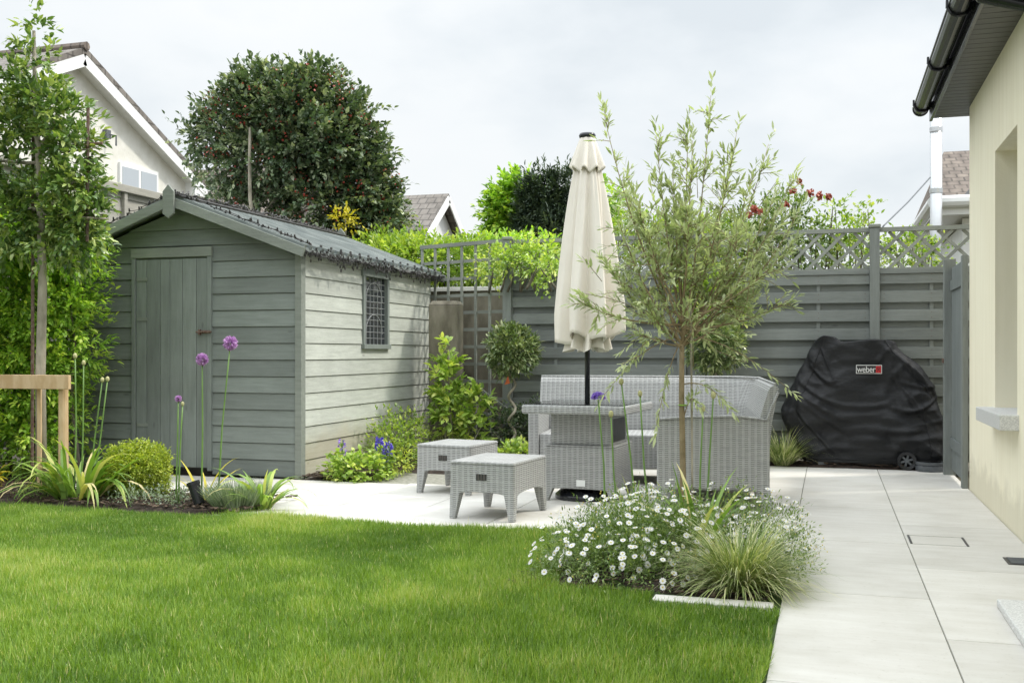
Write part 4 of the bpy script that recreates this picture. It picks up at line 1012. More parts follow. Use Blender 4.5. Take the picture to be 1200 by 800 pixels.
bush(pt_, [(.05, .05, 2.15, .28, .2, .20, 150), (-.45, .05, 2.1, .4, .2, .25, 170), (.18, .05, 1.9, .18, .2, .15, 80), (-.3, .03, 2.7, .3, .2, .25, 110), (-.05, 0, 3.48, .04, .05, .15, 16), (-.08, 0, 3.22, .13, .14, .16, 36), (.02, 0, 2.95, .15, .16, .15, 62), (.18, 0, 2.80, .14, .16, .16, 70), (-.30, 0, 3.0, .20, .18, .24, 90), (-.60, 0, 2.8, .28, .2, .34, 80),
            (.28, 0, 2.58, .14, .16, .14, 75), (.02, .02, 2.70, .12, .14, .10, 22), (.30, 0, 2.30, .15, .16, .16, 90), (-.35, 0, 2.42, .22, .18, .16, 80), (-.8, 0, 2.2, .26, .2, .34, 70), (-.15, -.02, 2.05, .18, .16, .10, 30), (.36, .02, 2.02, .15, .16, .14, 70)],
     l_pleach, .066, .030, k=9, TL=.12, inner=.3, name='crown')
mb = MB()
for z in (2.08, 2.62): mb.tube([(-1.1, .06, z), (.5, .06, z+.01)], .011, 6)
for x, z0, z1 in ((-.13, .2, 3.1), (.37, 1.9, 2.9)): mb.tube([(x, .05, z0), (x+.01, .05, z1)], .012, 6)
mb.build('training_canes', m_rust, pt_)
# stake frame
sf = thing('tree_stake_frame', 'pale softwood H frame of round stakes and crossbar supporting the pleached tree', 'tree stake', (-5.68, 6.30, 0))
for x in (-.62, .04+.22): MB().tube([(x, .03, 0), (x, .03, .86)], [.036, .034], 14).build('stake', m_newwood, sf, smooth=False)
MB().box(-.68, .36, -.035, -.006, .80, .905).build('crossbar', m_newwood, sf, bevel=.004)
MB().box(.02, .055, .03, .045, 0, .85).build('batten', m_newwood, sf, bevel=.002)

# --- strap leaved clumps
def clump(name, label, cat, x, y, n, L, W, mat, tilt=(.1, .7), curv=(.6, 1.8), spread=.08, z=.012, group=None, k=7, nm='leaves', rnd=None, twist=.5):
    t = thing(name, label, cat, (x, y, z), 0, group)
    r = spread*RNG.random(n)**.5; a0 = RNG.uniform(0, 2*PI, n); P = np.stack([r*np.cos(a0), r*np.sin(a0), np.zeros(n)], 1)
    az = a0 + RNG.normal(size=n)*.6
    ribbons(nm, P, az, RNG.uniform(*tilt, n), L*RNG.uniform(.55, 1.1, n), W*RNG.uniform(.7, 1.2, n), RNG.uniform(*curv, n), mat, t, rnd=rnd, k=k, twist=RNG.normal(size=n)*twist)
    return t
x, y = gxy(88, 589)
clump('strap_leaved_clump', 'large clump of arching variegated strap leaves before the timber stakes', 'plant', x, y+.05, 110, .66, .040, l_strap, (.05, .9), (.9, 3.4), .17)
x, y = gxy(303, 600)
clump('strap_leaved_clump', 'small clump of arching strap leaves on the paving edge below the shed corner', 'plant', x, y+.05, 38, .46, .036, l_strap, (.15, .9), (.8, 3.0), .05)
x, y = gxy(480, 583+17)
x, y = gxy(238, 592); clump('yellowing_leaf_tuft', 'withered yellow strap leaves around the tall allium stems', 'plant', x, y, 12, .40, .022, l_yellow, (.1, .9), (.3, 1.6), .05)
clump('strap_leaved_clump', 'upright green strap leaves at the foot of the olive tree', 'plant', gxy(818, 660)[0], gxy(818, 660)[1], 24, .52, .040, l_strap, (.02, .6), (.3, 2.2), .05)
clump('strap_leaved_clump', 'upright green strap leaves behind the left white daisy mound', 'plant', -1.10, 6.00, 14, .36, .032, l_strap, (.02, .5), (.1, 1.2), .05)

# --- sedges
clump('sedge_tuft', 'low fountain of cream striped sedge at the front corner of the olive bed', 'ornamental grass', -.38, 4.70, 1100, .42, .0065, l_carex, (.1, 1.25), (.9, 2.4), .08, twist=.3, group=None)
clump('sedge_tuft', 'cream striped sedge tuft between the sofa and the covered barbecue', 'ornamental grass', -.42, 9.98, 420, .42, .008, l_carex, (.05, .9), (.5, 1.8), .07, twist=.3)
clump('sedge_tuft', 'small sedge tuft under the shrub beside the shed wall', 'ornamental grass', -3.62, 9.55, 220, .34, .007, l_carex, (.05, .8), (.5, 1.8), .06, twist=.3)

# --- box ball, silver herb, low cover
bb_ = thing('box_ball', 'clipped round yellow green box ball near the shed door', 'shrub', (-4.86, 6.42, .0))
bush(bb_, [(0, 0, .20, .225, .225, .185, 2600)], l_box, .020, .013, k=7, TL=.04, inner=.35, jitter=.05)
branches(bb_, 'stems', [(wob((0, 0, 0), (random.uniform(-.12, .12), random.uniform(-.12, .12), .3), 4, .05), .008, .003) for _ in range(8)], m_trunk3)
lv = thing('santolina', 'low feathery silver green herb tuft beside the black spotlight', 'herb', (gxy(266, 600)[0]+.03, 6.14, .01))
n = 1500; a0 = RNG.uniform(0, 2*PI, n); r = .15*RNG.random(n)**.5
ribbons('foliage', np.stack([r*np.cos(a0), r*np.sin(a0), np.zeros(n)], 1), a0, r*3.2+RNG.random(n)*.25, .17+.06*RNG.random(n), np.full(n, .005), RNG.uniform(0, .6, n), l_lav, lv, k=4, twist=RNG.uniform(0, 3, n))
for i, (px, py, w, lab) in enumerate(((150, 596, .22, 'low grey green ground cover at the foot of the box ball'), (205, 598, .2, 'low grey green ground cover between box ball and spotlight'), (40, 590, .16, 'low leafy ground cover near the timber stakes'))):
    x, y = gxy(px, py); t = thing('ground_cover', lab, 'ground cover', (x, y+.1, 0)); bush(t, [(0, 0, .03, w, .12, .06, 150)], l_lav if i < 2 else l_mid, .022, .009, k=7, TL=.07)
yl = thing('yellow_leaved_plant', 'golden yellow leaved plant at the very edge by the softwood stake', 'plant', (-6.30, 6.45, 0)); bush(yl, [(0, 0, .12, .11, .1, .12, 60)], l_yellow, .07, .032, k=6, TL=.08)

# --- alliums
def allium(px, py, X_, Y_, label, kind, size=.028, lean=.0, group='tall single stemmed alliums'):
    # head seen at pixel px,py above the foot X_,Y_
    d = -X_*SA + Y_*CA; hx, hy, hz = at(px, py, d)
    t = thing('allium', label, 'flower', (X_, Y_, .01), 0, group)
    top = Vector((hx-X_, hy-Y_, hz-.01)); mid = top*.5 + Vector((random.uniform(-.015, .015), 0, 0))
    MB().tube([(0, 0, 0), tuple(mid*.5+Vector((0, 0, 0))), tuple(mid), tuple((mid+top)/2), tuple(top)], [.0062, .006, .0055, .005, .0045], 7).build('stem', m_green_stem, t, smooth=True)
    n = 240 if kind != 'bud' else 50
    D = rdir(n)
    if kind == 'bud':
        mb = MB(); mb.ball(tuple(top), size*.62, 10, 8, 1.45); mb.build('bud', l_bud, t, smooth=True)
    else:
        if kind == 'purple': D[:, 2] = np.abs(D[:, 2])*.8+D[:, 2]*.2; D = nrm(D)
        P = np.array(top) + D*size*.45
        leaves('flower_head', P, D, rdir(n), size*.85, size*.34, {'purple': l_purple, 'pink': l_pink}[kind], t)
    return t
gl = gxy
bx1 = gxy(255, 596); bx2 = gxy(236, 597); bx3 = gxy(206, 596)
allium(270, 402, *bx1, 'tallest lilac headed allium, in front of the shed boards beside the door', 'pink', .042)
allium(237, 421, *bx2, 'lilac headed allium standing before the shed door bolt', 'pink', .036)
allium(209, 467, *bx3, 'small lilac allium opening in front of the shed door, above the box ball', 'pink', .020)
allium(214, 473, bx3[0]+.02, bx3[1], 'green budded allium beside the small lilac one before the shed door', 'bud', .018)
xl = gxy(85, 590)
allium(88, 417, xl[0]-.03, xl[1]+.05, 'pinkish budded allium against the hedge, just past the timber crossbar end', 'bud', .024)
allium(98, 425, xl[0]+.03, xl[1]+.05, 'pale budded allium against the hedge, to the right of the pinkish one', 'bud', .022)
allium(120, 445, xl[0]+.11, xl[1]+.03, 'pale budded allium, shorter one of the close pair by the shed', 'bud', .022)
allium(126, 444, xl[0]+.12, xl[1]+.04, 'pale budded allium, outer one of the close pair by the shed', 'bud', .022)
allium(701, 467, -1.27, 6.02, 'purple headed allium in front of the wicker table', 'purple', .036)
allium(716, 485, -1.18, 5.98, 'pink budded allium in front of the wicker table', 'bud', .024)
allium(728, 447, -1.08, 6.05, 'tall yellow budded allium in front of the wicker table and sofa', 'bud', .024)
allium(750, 461, -1.00, 6.02, 'yellow budded allium between the table and the sofa arm', 'bud', .022)
allium(824, 479, -.72, 6.04, 'shorter green budded allium in front of the sofa end panel', 'bud', .020)
allium(836, 463, -.69, 6.06, 'taller green budded allium in front of the sofa end panel', 'bud', .024)

# --- daisies
def daisy_mound(label, ells, nf, x, y, side=1.0, grp='white daisy mounds in the olive bed'):
    t = thing('daisy_mound', label, 'flower', (x, y, 0), 0, grp); ells = [e[:2]+(e[2]*.85, e[3]*.95, e[4], e[5]*.82, e[6]) for e in ells]
    bush(t, ells, l_mid, .022, .0065, k=9, TL=.10, inner=.45, jitter=.12, zmin=.0, name='foliage')
    Bs, Ds = shell([(e[0], e[1], e[2], e[3]*1.02, e[4]*1.02, e[5]*1.05, int(nf*e[6]/sum(q[6] for q in ells))) for e in ells], .06, 0)
    Ds[:, 2] = np.abs(Ds[:, 2]); ok = Bs[:, 2] > .04; Bs, Ds = Bs[ok], nrm(Ds[ok]); n = len(Bs)
    tips = Bs + Ds*(.05+.05*RNG.random(n))[:, None]
    # stalks
    az = np.arctan2(Ds[:, 1], Ds[:, 0]); tilt = np.arccos(np.clip(Ds[:, 2], -1, 1))
    L = np.linalg.norm(tips-Bs, axis=1)
    ribbons('stalks', Bs, az, tilt, L, np.full(n, .0026), np.zeros(n), l_mid, t, k=1, twist=RNG.uniform(0, 3, n))['kind'] = 'stuff'
    fn = nrm(Ds + np.array([.0, -.35, .55]) + rdir(n)*.30); opn = RNG.random(n) < .72
    PP, DD, NN, WW, LL = [], [], [], [], []
    for i in range(n):
        if not opn[i]: continue
        u = np.cross(fn[i], rdir(1)[0]); u /= np.linalg.norm(u); v = np.cross(fn[i], u); rr = .0105 + .003*RNG.random()
        for q in range(9):
            a = 2*PI*q/9; d = u*math.cos(a)+v*math.sin(a) + fn[i]*.15; PP.append(tips[i]+d*rr*.25); DD.append(d); NN.append(fn[i]); LL.append(rr); WW.append(rr*.85)
    o = leaves('daisy_petals', np.array(PP), np.array(DD), np.array(NN), np.array(LL), np.array(WW), l_petal, t, fold=.05, bend=.05); o['kind'] = 'stuff'
    mb = MB()
    for i in range(n):
        if opn[i]:
            c = tips[i] + fn[i]*.0022; u = np.cross(fn[i], [0.3, .9, .1]); u /= np.linalg.norm(u); v = np.cross(fn[i], u)
            k = 6; mb.add([c+(u*math.cos(2*PI*j/k)+v*math.sin(2*PI*j/k))*.0042 for j in range(k)]+[c+fn[i]*.002], [(j, (j+1)%k, k) for j in range(k)])
        else: mb.rnd = random.random(); mb.ball(tuple(tips[i]), .0035, 5, 3)
    o = mb.build('daisy_centres', l_eye, t); o['kind'] = 'stuff'
    return t
daisy_mound('broad mound of small white daisies spilling onto the lawn left of the olive trunk', [(.02, .0, .13, .30, .30, .20, 560), (.22, .15, .17, .24, .28, .22, 480), (-.16, -.25, .06, .16, .16, .12, 170), (.1, -.32, .08, .28, .16, .15, 280), (.12, .5, .14, .26, .26, .20, 320), (-.16, .2, .09, .16, .22, .14, 160)], 860, -1.0, 4.97)
daisy_mound('looser mound of small white daisies between the striped sedge and the paving', [(-.04, 0, .13, .24, .32, .19, 360), (.06, -.3, .09, .17, .22, .15, 240), (-.16, .25, .13, .22, .22, .20, 220), (.12, -.5, .05, .11, .12, .09, 90)], 440, -.33, 5.48)
dl = thing('leafy_ground_cover', 'dark green leafy cover around the olive trunk', 'ground cover', (-.78, 5.45, 0)); bush(dl, [(0, 0, .05, .3, .5, .10, 420), (-.25, -.35, .07, .3, .35, .11, 400)], l_mid, .035, .012, k=7, TL=.09)

# --- delphinium group by shed
t = thing('cranesbill', 'low rounded mound of fresh green lobed leaves below the purple delphiniums', 'plant', (-3.72, 7.82, 0)); bush(t, [(0, 0, .09, .17, .13, .10, 130), (-.17, -.02, .10, .07, .08, .09, 40)], l_shrub, .045, .042, k=5, TL=.08)
def delph(x, y, h, label, mat, n0, z0):
    t = thing('delphinium', label, 'flower', (x, y, .01), 0, 'delphiniums beside the shed')
    mb = MB(); mb.tube([(0, 0, 0), (.01, 0, h*.5), (.0, .01, h)], [.006, .005, .003], 6); mb.build('stem', m_green_stem, t)
    z = z0 + (h-z0)*RNG.random(n0); a = RNG.uniform(0, 2*PI, n0); r = .035*(1-.6*(z-z0)/(h-z0)); P = np.stack([r*np.cos(a), r*np.sin(a), z], 1); D = nrm(np.stack([np.cos(a), np.sin(a), RNG.normal(size=n0)*.5], 1))
    leaves('petals', P, D, rdir(n0), .022, .018, mat, t); bush(t, [(0, 0, .12, .08, .08, .10, 22)], l_bright, .05, .03, k=5, TL=.06)
delph(-3.62, 7.98, .34, 'vivid violet blue delphinium spike, the fuller of the pair at the shed wall', l_blue, 190, .16)
delph(-3.57, 8.06, .30, 'shorter violet blue delphinium spike tucked behind the fuller one', l_blue, 130, .14)
delph(-3.92, 7.88, .33, 'thin fading lilac delphinium spike nearest the shed corner', l_purple, 60, .15)
t = thing('euphorbia', 'lime yellow leafy plant between the delphiniums and the black spotlight', 'plant', (-3.62, 8.30, 0)); bush(t, [(0, 0, .14, .10, .12, .14, 70)], l_box, .035, .018, k=7, TL=.09)

# --- shrubs at the shed side
t = thing('magnolia_shrub', 'upright bright green glossy leaved shrub in front of the old concrete pillar', 'shrub', (-3.62, 9.75, 0))
bush(t, [(-.05, 0, 1.02, .05, .06, .16, 22), (-.07, 0, .78, .11, .12, .16, 48), (.0, 0, .50, .15, .15, .20, 70), (.24, .05, .55, .09, .10, .13, 32), (.20, .02, .30, .11, .12, .14, 32)], l_shrub, .085, .045, k=7, TL=.10, inner=.25)
branches(t, 'stems', [(wob((0, 0, 0), (-.04, 0, 1.1), 6, .04), .012, .004), (wob((.05, 0, 0), (.28, .05, .6), 6, .05), .010, .004), (wob((-.02, 0, 0), (-.15, 0, .6), 6, .05), .010, .004), (wob((.1, 0, 0), (.3, .05, .35), 6, .05), .008, .004)], m_trunk)
t = thing('low_shrub', 'low mid green bushy shrub against the shed wall behind the spotlight', 'shrub', (-3.95, 9.15, 0)); bush(t, [(0, 0, .22, .20, .45, .22, 330), (.12, -.35, .12, .18, .2, .13, 110)], l_bright, .038, .018, k=7, TL=.12)
t = thing('dark_leaved_shrub', 'dense dark evergreen shrub below the square trellis', 'shrub', (-3.0, 10.15, 0)); bush(t, [(-.2, 0, .22, .28, .18, .22, 260), (.15, 0, .30, .2, .15, .3, 200)], l_dark, .045, .022, k=7, TL=.12)
t = thing('leafy_ground_cover', 'bright green low leaves behind the stools under the spiral bay', 'ground cover', (-2.88, 9.5, 0)); bush(t, [(0, 0, .06, .25, .22, .08, 130)], l_shrub, .055, .03, k=6, TL=.10)
mb = MB(); mb.bar((-3.6, 10.28, .75), (-2.85, 10.22, .25), .035, .02); mb.bar((-3.5, 10.26, .45), (-3.0, 10.22, .28), .03, .02)
tag(mb.build('loose_battens', m_fence_w), 'two weathered battens leaning across the foot of the square trellis', 'battens')

# --- bay standards
def bay(px, py, d, rpx, label, spiral, tagz):
    c = at(px, py, d); r = rpx*d/F; t = thing('bay_standard', label, 'tree', (c[0], c[1], 0), 0, 'bay standards against the fence')
    bush(t, [(0, 0, c[2], r*.76, r*.76, r*.72, 460)], l_bay, .060, .021, k=8, TL=.06, inner=.35, jitter=.06, lump=.15, name='crown')
    pts = []; amp = .035 if spiral else .008
    for i in range(40):
        z = (c[2]-r*.5)*i/39; a = i*.62 if spiral else 0; pts.append((amp*math.cos(a), amp*math.sin(a), z))
    MB().tube(pts, .014, 8).build('trunk', m_trunk, t, smooth=True)
    zt = c[2]-r*.98; w = MB(); w.prism([(-.055, zt-.07), (.0, zt-.055), (-.02, zt+.02)], 'y', -.075, -.068); w.build('label_tag', m_orange, t)
bay(600, 411, 10.4, 32, 'clipped bay standard with a corkscrew twisted stem by the square trellis', True, 0)
bay(838, 404, 9.75, 37, 'clipped bay ball showing above the sofa back behind the olive tree', False, 0)

# --- spotlights
def spot(x, y, label, tilt, az):
    t = thing('garden_spotlight', label, 'garden light', (x, y, 0), az, 'black garden spotlights')
    d = Vector((math.sin(tilt), 0, math.cos(tilt))); p0 = Vector((0, 0, .055))
    MB().tube([(0, 0, 0), (0, 0, .06)], .008, 8).build('spike', m_black, t)
    MB().tube([tuple(p0), tuple(p0+d*.14)], [.036, .041], 20).build('lamp_body', m_black, t, bevel=.002)
    MB().tube([tuple(p0+d*.132), tuple(p0+d*.155)], .045, 18).build('bezel', m_black, t)
x, y = gxy(236, 599); spot(x, y-.02, 'black cylindrical spotlight tilted in the bed near the shed door', .35, R(180))
x, y = gxy(467, 546); spot(-3.70, 8.75, 'black cylindrical spotlight upright beside the low shrub on the shed side', .05, 0)

# --- OLIVE TREE
ol = thing('olive_tree', 'young olive tree with slender bare trunk and airy grey green crown', 'tree', (-.825, 6.14, .0))
trunk = [(0, 0, 0), (-.005, 0, .4), (-.012, 0, .8), (-.01, 0, 1.12)]
segs = [(trunk, .021, .0155)]
def opx(px, py, dy=0):
    a = at(px, py, 6.12); return Vector((a[0]+.825, a[1]-6.14+dy, a[2]))
ends = [(833, 112), (806, 150), (708, 135), (770, 160), (862, 150), (898, 160), (928, 205), (935, 240), (905, 235), (745, 215), (725, 215), (850, 190), (790, 200), (880, 200), (815, 170), (730, 260), (755, 240), (780, 250),
        (930, 290), (900, 300), (870, 270), (840, 240), (815, 260), (700, 300), (720, 320), (925, 350), (880, 340), (690, 355), (745, 330), (770, 300), (860, 320), (730, 380), (910, 260), (796, 225), (765, 355), (850, 370)]
TB, TD, TLn = [], [], []
fork = Vector((-.01, 0, 1.10))
for i, (px, py) in enumerate(ends):
    e = opx(px, py, random.uniform(-.28, .28) if i > 2 else 0)
    st = fork + Vector((0, 0, random.uniform(-.02, .22)))
    mid = st.lerp(e, .45); hor = Vector((e.x-st.x, e.y-st.y, 0)); mid += hor*.18 + Vector((0, 0, -.05*hor.length*2))
    pts = [st*(1-t)**2 + mid*2*t*(1-t) + e*t*t for t in [k/9 for k in range(10)]]
    segs.append((pts, .0075, .0014))
    L = (e-st).length
    # laterals
    for k in range(int(5+L*10)):
        t = random.uniform(.22, .96); j = int(t*9); p = pts[j].lerp(pts[min(j+1, 9)], t*9-j); d = (pts[min(j+1, 9)]-pts[max(j-1, 0)]).normalized()
        sd = Vector(rdir(1)[0]); dd = (d*.7+sd*.9+Vector((0, 0, .15))).normalized(); tl = random.uniform(.08, .24)*(1.15-t*.5)
        TB.append(p); TD.append(dd); TLn.append(tl); segs.append(([tuple(p), tuple(p+dd*tl*.5), tuple(p+dd*tl-Vector((0, 0, tl*.1)))], .0024, .001))
    for k in range(5, 10):   # leaves on the leader itself
        d = (pts[min(k+1, 9)]-pts[k-1]).normalized(); TB.append(pts[k]-d*L*.05); TD.append(d); TLn.append(L*.13)
# dense middle of the crown: side shoots in every direction
for _ in range(100):
    a = opx(random.gauss(812, 42), random.gauss(325, 44), random.uniform(-.3, .3)); dd = (Vector(rdir(1)[0])*.9 + (a-fork).normalized()*.6 + Vector((0, 0, .35))).normalized(); tl = random.uniform(.10, .22)
    TB.append(a); TD.append(dd); TLn.append(tl); segs.append(([tuple(a-dd*.05), tuple(a+dd*tl*.5), tuple(a+dd*tl)], .0022, .001))
# drooping low shoots
for a, b in (((790, 395), (712, 462)), ((795, 405), (772, 500)), ((800, 450), (858, 478)), ((800, 400), (690, 345)), ((780, 400), (745, 420)), ((800, 390), (925, 455)), ((801, 490), (818, 470))):
    A, B = opx(*a), opx(*b, -.1); pts = [A.lerp(B, k/5)+Vector((0, 0, .06*math.sin(PI*k/5))) for k in range(6)]; segs.append((pts, .004, .0015))
    for k in range(2, 6): d = (pts[k]-pts[k-1]).normalized(); TB.append(pts[k]-d*.05); TD.append(d); TLn.append(.11)
branches(ol, 'trunk', segs, m_trunk2, 6)
TB, TD, TLn = np.array([tuple(p) for p in TB]), np.array([tuple(p) for p in TD]), np.array(TLn)
P, LD, N = twigs_leaves(TB, TD, TLn, 10, .75, .1, .004); n = len(P)
leaves('crown', P, LD, N, .060*(.6+.6*RNG.random(n)), .0140*(.8+.5*RNG.random(n)), l_olive, ol, np.clip(np.repeat(RNG.random(len(TB)), 10)*.5+RNG.random(n)*.5, 0, 1), .2, .1)
tag(MB().tube([(-.775, 6.16, 0), (-.785, 6.16, 1.38)], .0065, 7).build('support_cane', m_trunk), 'thin pale cane tied upright beside the olive trunk', 'cane')
mb = MB(); mb.tube([(-.825+.024*math.cos(2*PI*k/12)-.005, 6.14+.024*math.sin(2*PI*k/12), .76) for k in range(13)], .004, 5); o = mb.build('tree_tie', l_hedge); tag(o, 'small green tie around the olive trunk', 'tree tie')

# --- HOLLY
ho = thing('holly_tree', 'large rounded dark evergreen tree dotted with red berries behind the shed', 'tree', at(335, 250, 14)[:2] + (0,))
ox, oy = ho.location.x, ho.location.y
def rel(e): return (e[0]-ox, e[1]-oy) + e[2:]
E0_ = E_
def E_(px, py, d, rpx, rpz, n, ry=None): return E0_(340+(px-340)*.90, 185+(py-185)*.93+9, d, rpx*.86, rpz*.84, n, ry)
he = [E_(275, 88, 14, 12, 10, 22), E_(385, 82, 14, 14, 10, 26), E_(328, 80, 14, 12, 8, 20), E_(225, 140, 14, 10, 9, 20), E_(448, 165, 14, 14, 12, 30), E_(465, 245, 14, 12, 14, 30), E_(435, 120, 14, 12, 12, 24), E_(345, 125, 14, 78, 42, 800), E_(262, 130, 14, 34, 26, 230), E_(408, 155, 14, 40, 40, 420), E_(340, 170, 14, 80, 40, 800), E_(425, 215, 14, 38, 46, 440), E_(380, 235, 14, 60, 45, 420),
      E_(228, 155, 14, 24, 12, 60), E_(252, 190, 14, 30, 10, 40), E_(300, 222, 14, 36, 16, 50), E_(262, 240, 14, 30, 12, 30), E_(450, 235, 14, 26, 40, 200), E_(300, 95, 14, 30, 24, 160), E_(372, 92, 14, 32, 22, 160), E_(440, 268, 14, 40, 30, 300), E_(462, 285, 14, 22, 20, 120), E_(255, 225, 14, 25, 12, 50)]
bush(ho, [rel(e) for e in he], l_dark, .082, .048, k=11, TL=.27, inner=.28, jitter=.16, name='crown', lump=.62)
E_ = E0_
tops = [(345, 125), (262, 130), (405, 150), (330, 170), (425, 215), (300, 190), (240, 165), (380, 230), (290, 125), (430, 260), (262, 205)]
segs = []
for i, (px, py) in enumerate(tops):
    a = at(px, py, 14); b = (0 + random.uniform(-.5, .5), random.uniform(-.3, .3), 0); e = (a[0]-ox, a[1]-oy, a[2]); segs.append((wob(b, e, 8, .06), .06, .015))
    for _ in range(6):
        q = Vector(e); s_ = Vector(b).lerp(q, random.uniform(.5, .85)); segs.append((wob(tuple(s_), tuple(s_+Vector((random.uniform(-.8, .8), random.uniform(-.4, .4), random.uniform(-.1, .6)))), 5, .08), .02, .006))
a = at(293, 150, 13.4); segs.append((wob((at(293, 300, 13.4)[0]-ox, at(293, 300, 13.4)[1]-oy, 0), (a[0]-ox, a[1]-oy, a[2]), 8, .05), .045, .018))
branches(ho, 'trunk', segs, m_trunk)
B, D = shell([rel(e)[:6]+(int(e[6]*.13),) for e in he], .05, 0, .62); B = B + D*.14
B = np.repeat(B, 5, 0) + RNG.normal(size=(len(B)*5, 3))*.05; n = len(B)
leaves('berries', B, rdir(n), rdir(n), .030, .030, l_berry, ho)['kind'] = 'stuff'
yf = thing('yellow_flowering_shrub', 'small yellow flowered shrub just above the shed ridge', 'shrub', (0, 0, 0)); bush(yf, [E_(403, 258, 13.2, 13, 5, 30)], l_yellow, .06, .03, k=6, TL=.12)
branches(yf, 'stems', [(wob(at(405, 262, 13.2)[:2]+(0,), at(405, 256, 13.2), 5, .02), .012, .006)], m_trunk3)

# --- yew and bright tree
yw = thing('yew_tree', 'dense dark columnar yew topped clump behind the parasol', 'tree', (0, 0, 0))
bush(yw, [E_(622, 256, 17, 11, 42, 520), E_(640, 250, 16.9, 11, 46, 560), E_(658, 248, 17.0, 11, 46, 520), E_(685, 258, 17.3, 20, 38, 360), E_(645, 275, 17, 38, 22, 300)], l_yew, .10, .028, k=11, TL=.16, inner=.35, jitter=.05, spread=.7, droop=-.35, name='crown')
branches(yw, 'trunk', [(wob(at(x_, 300, 17)[:2]+(0,), at(x_, 220, 17), 6, .02), .07, .02) for x_ in (628, 652, 676)], m_trunk3)
bt = thing('lime_green_tree', 'lime green broadleaf tree beside the dark yew', 'tree', (0, 0, 0))
bush(bt, [E_(592, 246, 17.6, 16, 24, 280), E_(608, 224, 17.6, 16, 13, 160), E_(590, 264, 17.6, 15, 15, 130), E_(708, 240, 17.8, 12, 22, 80)], l_hedge, .11, .065, k=9, TL=.24, inner=.4, name='crown')
branches(bt, 'trunk', [(wob(at(595, 300, 17.6)[:2]+(0,), at(597, 225, 17.6), 6, .02), .08, .02)], m_trunk3)

# --- shrubs behind the trellis and fence
def screen(name, label, cat, ells, mat, L, W, TL, k=8, extra=None, nst=8, grp=None, kw={}, zb=0):
    t = thing(name, label, cat, (0, 0, 0), 0, grp)
    bush(t, ells, mat, L, W, k=k, TL=TL, inner=.4, **kw)
    segs = []
    for e in ells:
        for _ in range(max(2, nst//len(ells)+1)):
            q = (e[0]+random.uniform(-.5, .5)*e[3], e[1]+random.uniform(-.3, .3)*e[4], e[2]+random.uniform(0, .7)*e[5]); segs.append((wob((q[0]+random.uniform(-.2, .2), q[1], zb), q, 6, .04), .014, .005))
    o_ = branches(t, 'stems', segs, m_trunk3, 5)
    if zb: o_['kind'] = 'stuff'
    return t
screen('privet_bush', 'tall fresh green bush rising behind the shed and square trellis', 'shrub', [E_(455, 304, 12.9, 34, 16, 300), E_(500, 306, 12.9, 38, 20, 360), E_(550, 310, 12.6, 38, 20, 300), E_(475, 310, 12.5, 50, 22, 260)], l_bright, .075, .034, .20)
screen('leafy_bush', 'yellow green bush behind the trellis corner near the parasol', 'shrub', [E_(565, 300, 13.4, 30, 14, 200), E_(600, 302, 13.4, 30, 18, 220), E_(635, 302, 13.4, 28, 18, 180)], l_hedge, .065, .032, .18)
screen('climbing_rose', 'leafy climber trailing over the fence corner and trellis top', 'climber', [E_(612, 306, 10.75, 36, 11, 120, .12), E_(636, 316, 10.25, 20, 8, 45, .10), E_(585, 312, 11.0, 22, 15, 70, .12), E_(630, 300, 10.7, 26, 10, 60, .1)], l_shrub, .045, .028, .14, zb=1.7)
screen('bushy_shrub', 'mid green shrub behind the lattice, half hidden by the olive crown', 'shrub', [E_(745, 278, 12, 40, 18, 260), E_(800, 284, 12, 40, 18, 240), E_(850, 284, 12.1, 36, 20, 240)], l_bright, .055, .026, .20)
rs = screen('rose_bush', 'rose bush with dusky red blooms rising above the lattice', 'shrub', [E_(915, 266, 11.6, 38, 22, 190), E_(925, 240, 11.6, 22, 12, 50), E_(880, 272, 11.7, 28, 22, 110), E_(940, 288, 11.5, 50, 18, 150)], l_mid, .05, .028, .16)
Bs = [at(px, py, 11.2) for px, py in ((930, 224), (949, 226), (960, 229), (971, 231), (884, 245), (890, 248), (937, 213), (878, 252), (922, 240))]
P = []; 
for b in Bs: P += [np.array(b)+RNG.normal(size=3)*.012 for _ in range(34)]
n = len(P); leaves('rose_blooms', np.array(P), rdir(n), rdir(n), .04, .035, l_rose, rs, fold=.5)['kind'] = 'stuff'
screen('elder_shrub', 'loose light green shrub with upright shoots over the lattice by the fence post', 'shrub', [E_(985, 266, 11.5, 24, 14, 40), E_(1000, 288, 11.5, 26, 16, 60), E_(1014, 250, 11.5, 6, 12, 7), E_(978, 246, 11.5, 9, 8, 8)], l_bright, .055, .032, .18)
screen('leafy_shrub', 'low light green shrub seen through the last lattice panel', 'shrub', [E_(1060, 300, 12, 30, 22, 90), E_(1090, 302, 12, 20, 18, 50)], l_bright, .055, .032, .18)
screen('vine_climber', 'glossy climber on the fence face behind the olive and bay ball', 'climber', [E_(842, 365, 10.25, 28, 26, 150, .10), E_(820, 340, 10.25, 24, 20, 90, .10)], l_shrub, .085, .045, .14, zb=1.3)
# far greenery filling the horizon
screen('distant_trees', 'soft green tree line beyond the white bungalow', 'trees', [E_(580, 312, 40, 60, 20, 260), E_(700, 306, 27, 70, 24, 260), E_(850, 300, 28, 80, 26, 260), E_(1000, 310, 28, 70, 22, 200)], l_dark, .16, .09, .4)
bpy.data.objects['distant_trees']['kind'] = 'stuff'

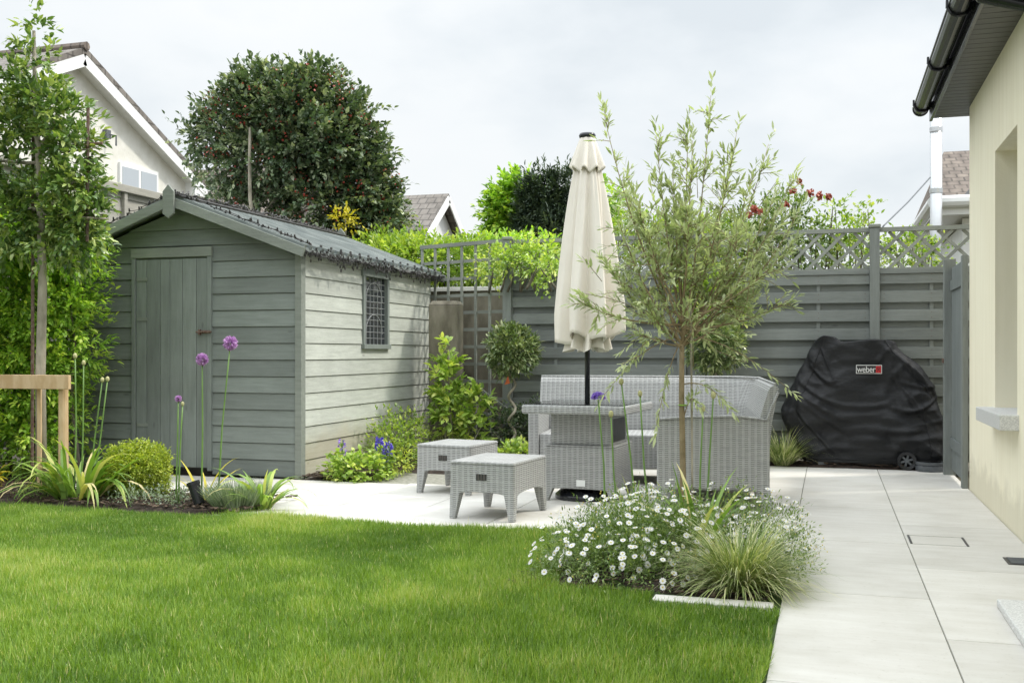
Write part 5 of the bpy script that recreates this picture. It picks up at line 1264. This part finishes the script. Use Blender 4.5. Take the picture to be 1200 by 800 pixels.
# ================================================================ CAMERA, LIGHT, WORLD
cam = bpy.data.cameras.new('camera'); co = bpy.data.objects.new('camera', cam); C.objects.link(co); bpy.context.scene.camera = co
co.location = (0, 0, H); co.rotation_euler = (PI/2, 0, YAW); cam.sensor_width = 36; cam.lens = 36*F/1200; cam.shift_y = 13/1200*1.0; cam.clip_end = 500; cam.clip_start = .05

EL, AZ = 50, 62      # sun elevation; azimuth clockwise from +Y (behind the fence) towards +X
sd = Vector((math.sin(R(AZ))*math.cos(R(EL)), math.cos(R(AZ))*math.cos(R(EL)), math.sin(R(EL))))
sun = bpy.data.lights.new('sun', 'SUN'); sun.energy = 2.7; sun.angle = R(5.0); sun.color = (1, .95, .86)
so_ = bpy.data.objects.new('sun', sun); C.objects.link(so_); so_.rotation_euler = sd.to_track_quat('Z', 'Y').to_euler(); so_.location = (5, 5, 12)
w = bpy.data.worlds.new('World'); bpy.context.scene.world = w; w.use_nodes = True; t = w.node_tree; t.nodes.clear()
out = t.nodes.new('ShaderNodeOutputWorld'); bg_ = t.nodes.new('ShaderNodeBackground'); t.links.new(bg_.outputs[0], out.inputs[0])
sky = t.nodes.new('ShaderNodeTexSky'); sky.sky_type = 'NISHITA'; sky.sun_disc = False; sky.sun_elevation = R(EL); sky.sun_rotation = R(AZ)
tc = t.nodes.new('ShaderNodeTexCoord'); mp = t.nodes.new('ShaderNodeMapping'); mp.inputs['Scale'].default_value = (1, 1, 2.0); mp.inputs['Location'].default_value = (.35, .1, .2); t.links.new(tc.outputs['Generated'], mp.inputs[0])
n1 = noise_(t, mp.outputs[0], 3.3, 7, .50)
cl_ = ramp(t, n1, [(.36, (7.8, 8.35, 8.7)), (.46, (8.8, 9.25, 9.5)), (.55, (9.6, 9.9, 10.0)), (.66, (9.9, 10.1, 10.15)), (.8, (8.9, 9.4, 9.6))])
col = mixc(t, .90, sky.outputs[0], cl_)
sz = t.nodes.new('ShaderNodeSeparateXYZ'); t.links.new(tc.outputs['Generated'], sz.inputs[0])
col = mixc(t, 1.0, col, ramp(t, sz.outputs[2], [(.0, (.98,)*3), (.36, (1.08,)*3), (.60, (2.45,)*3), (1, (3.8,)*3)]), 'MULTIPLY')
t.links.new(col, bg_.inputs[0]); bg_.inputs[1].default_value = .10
sc = bpy.context.scene; sc.view_settings.view_transform = 'Standard'; sc.view_settings.look = 'None'; sc.view_settings.exposure = 0; sc.view_settings.gamma = 1
sc.cycles.use_denoising = True; sc.cycles.max_bounces = 8; sc.cycles.transparent_max_bounces = 8; sc.cycles.caustics_reflective = False; sc.cycles.caustics_refractive = False
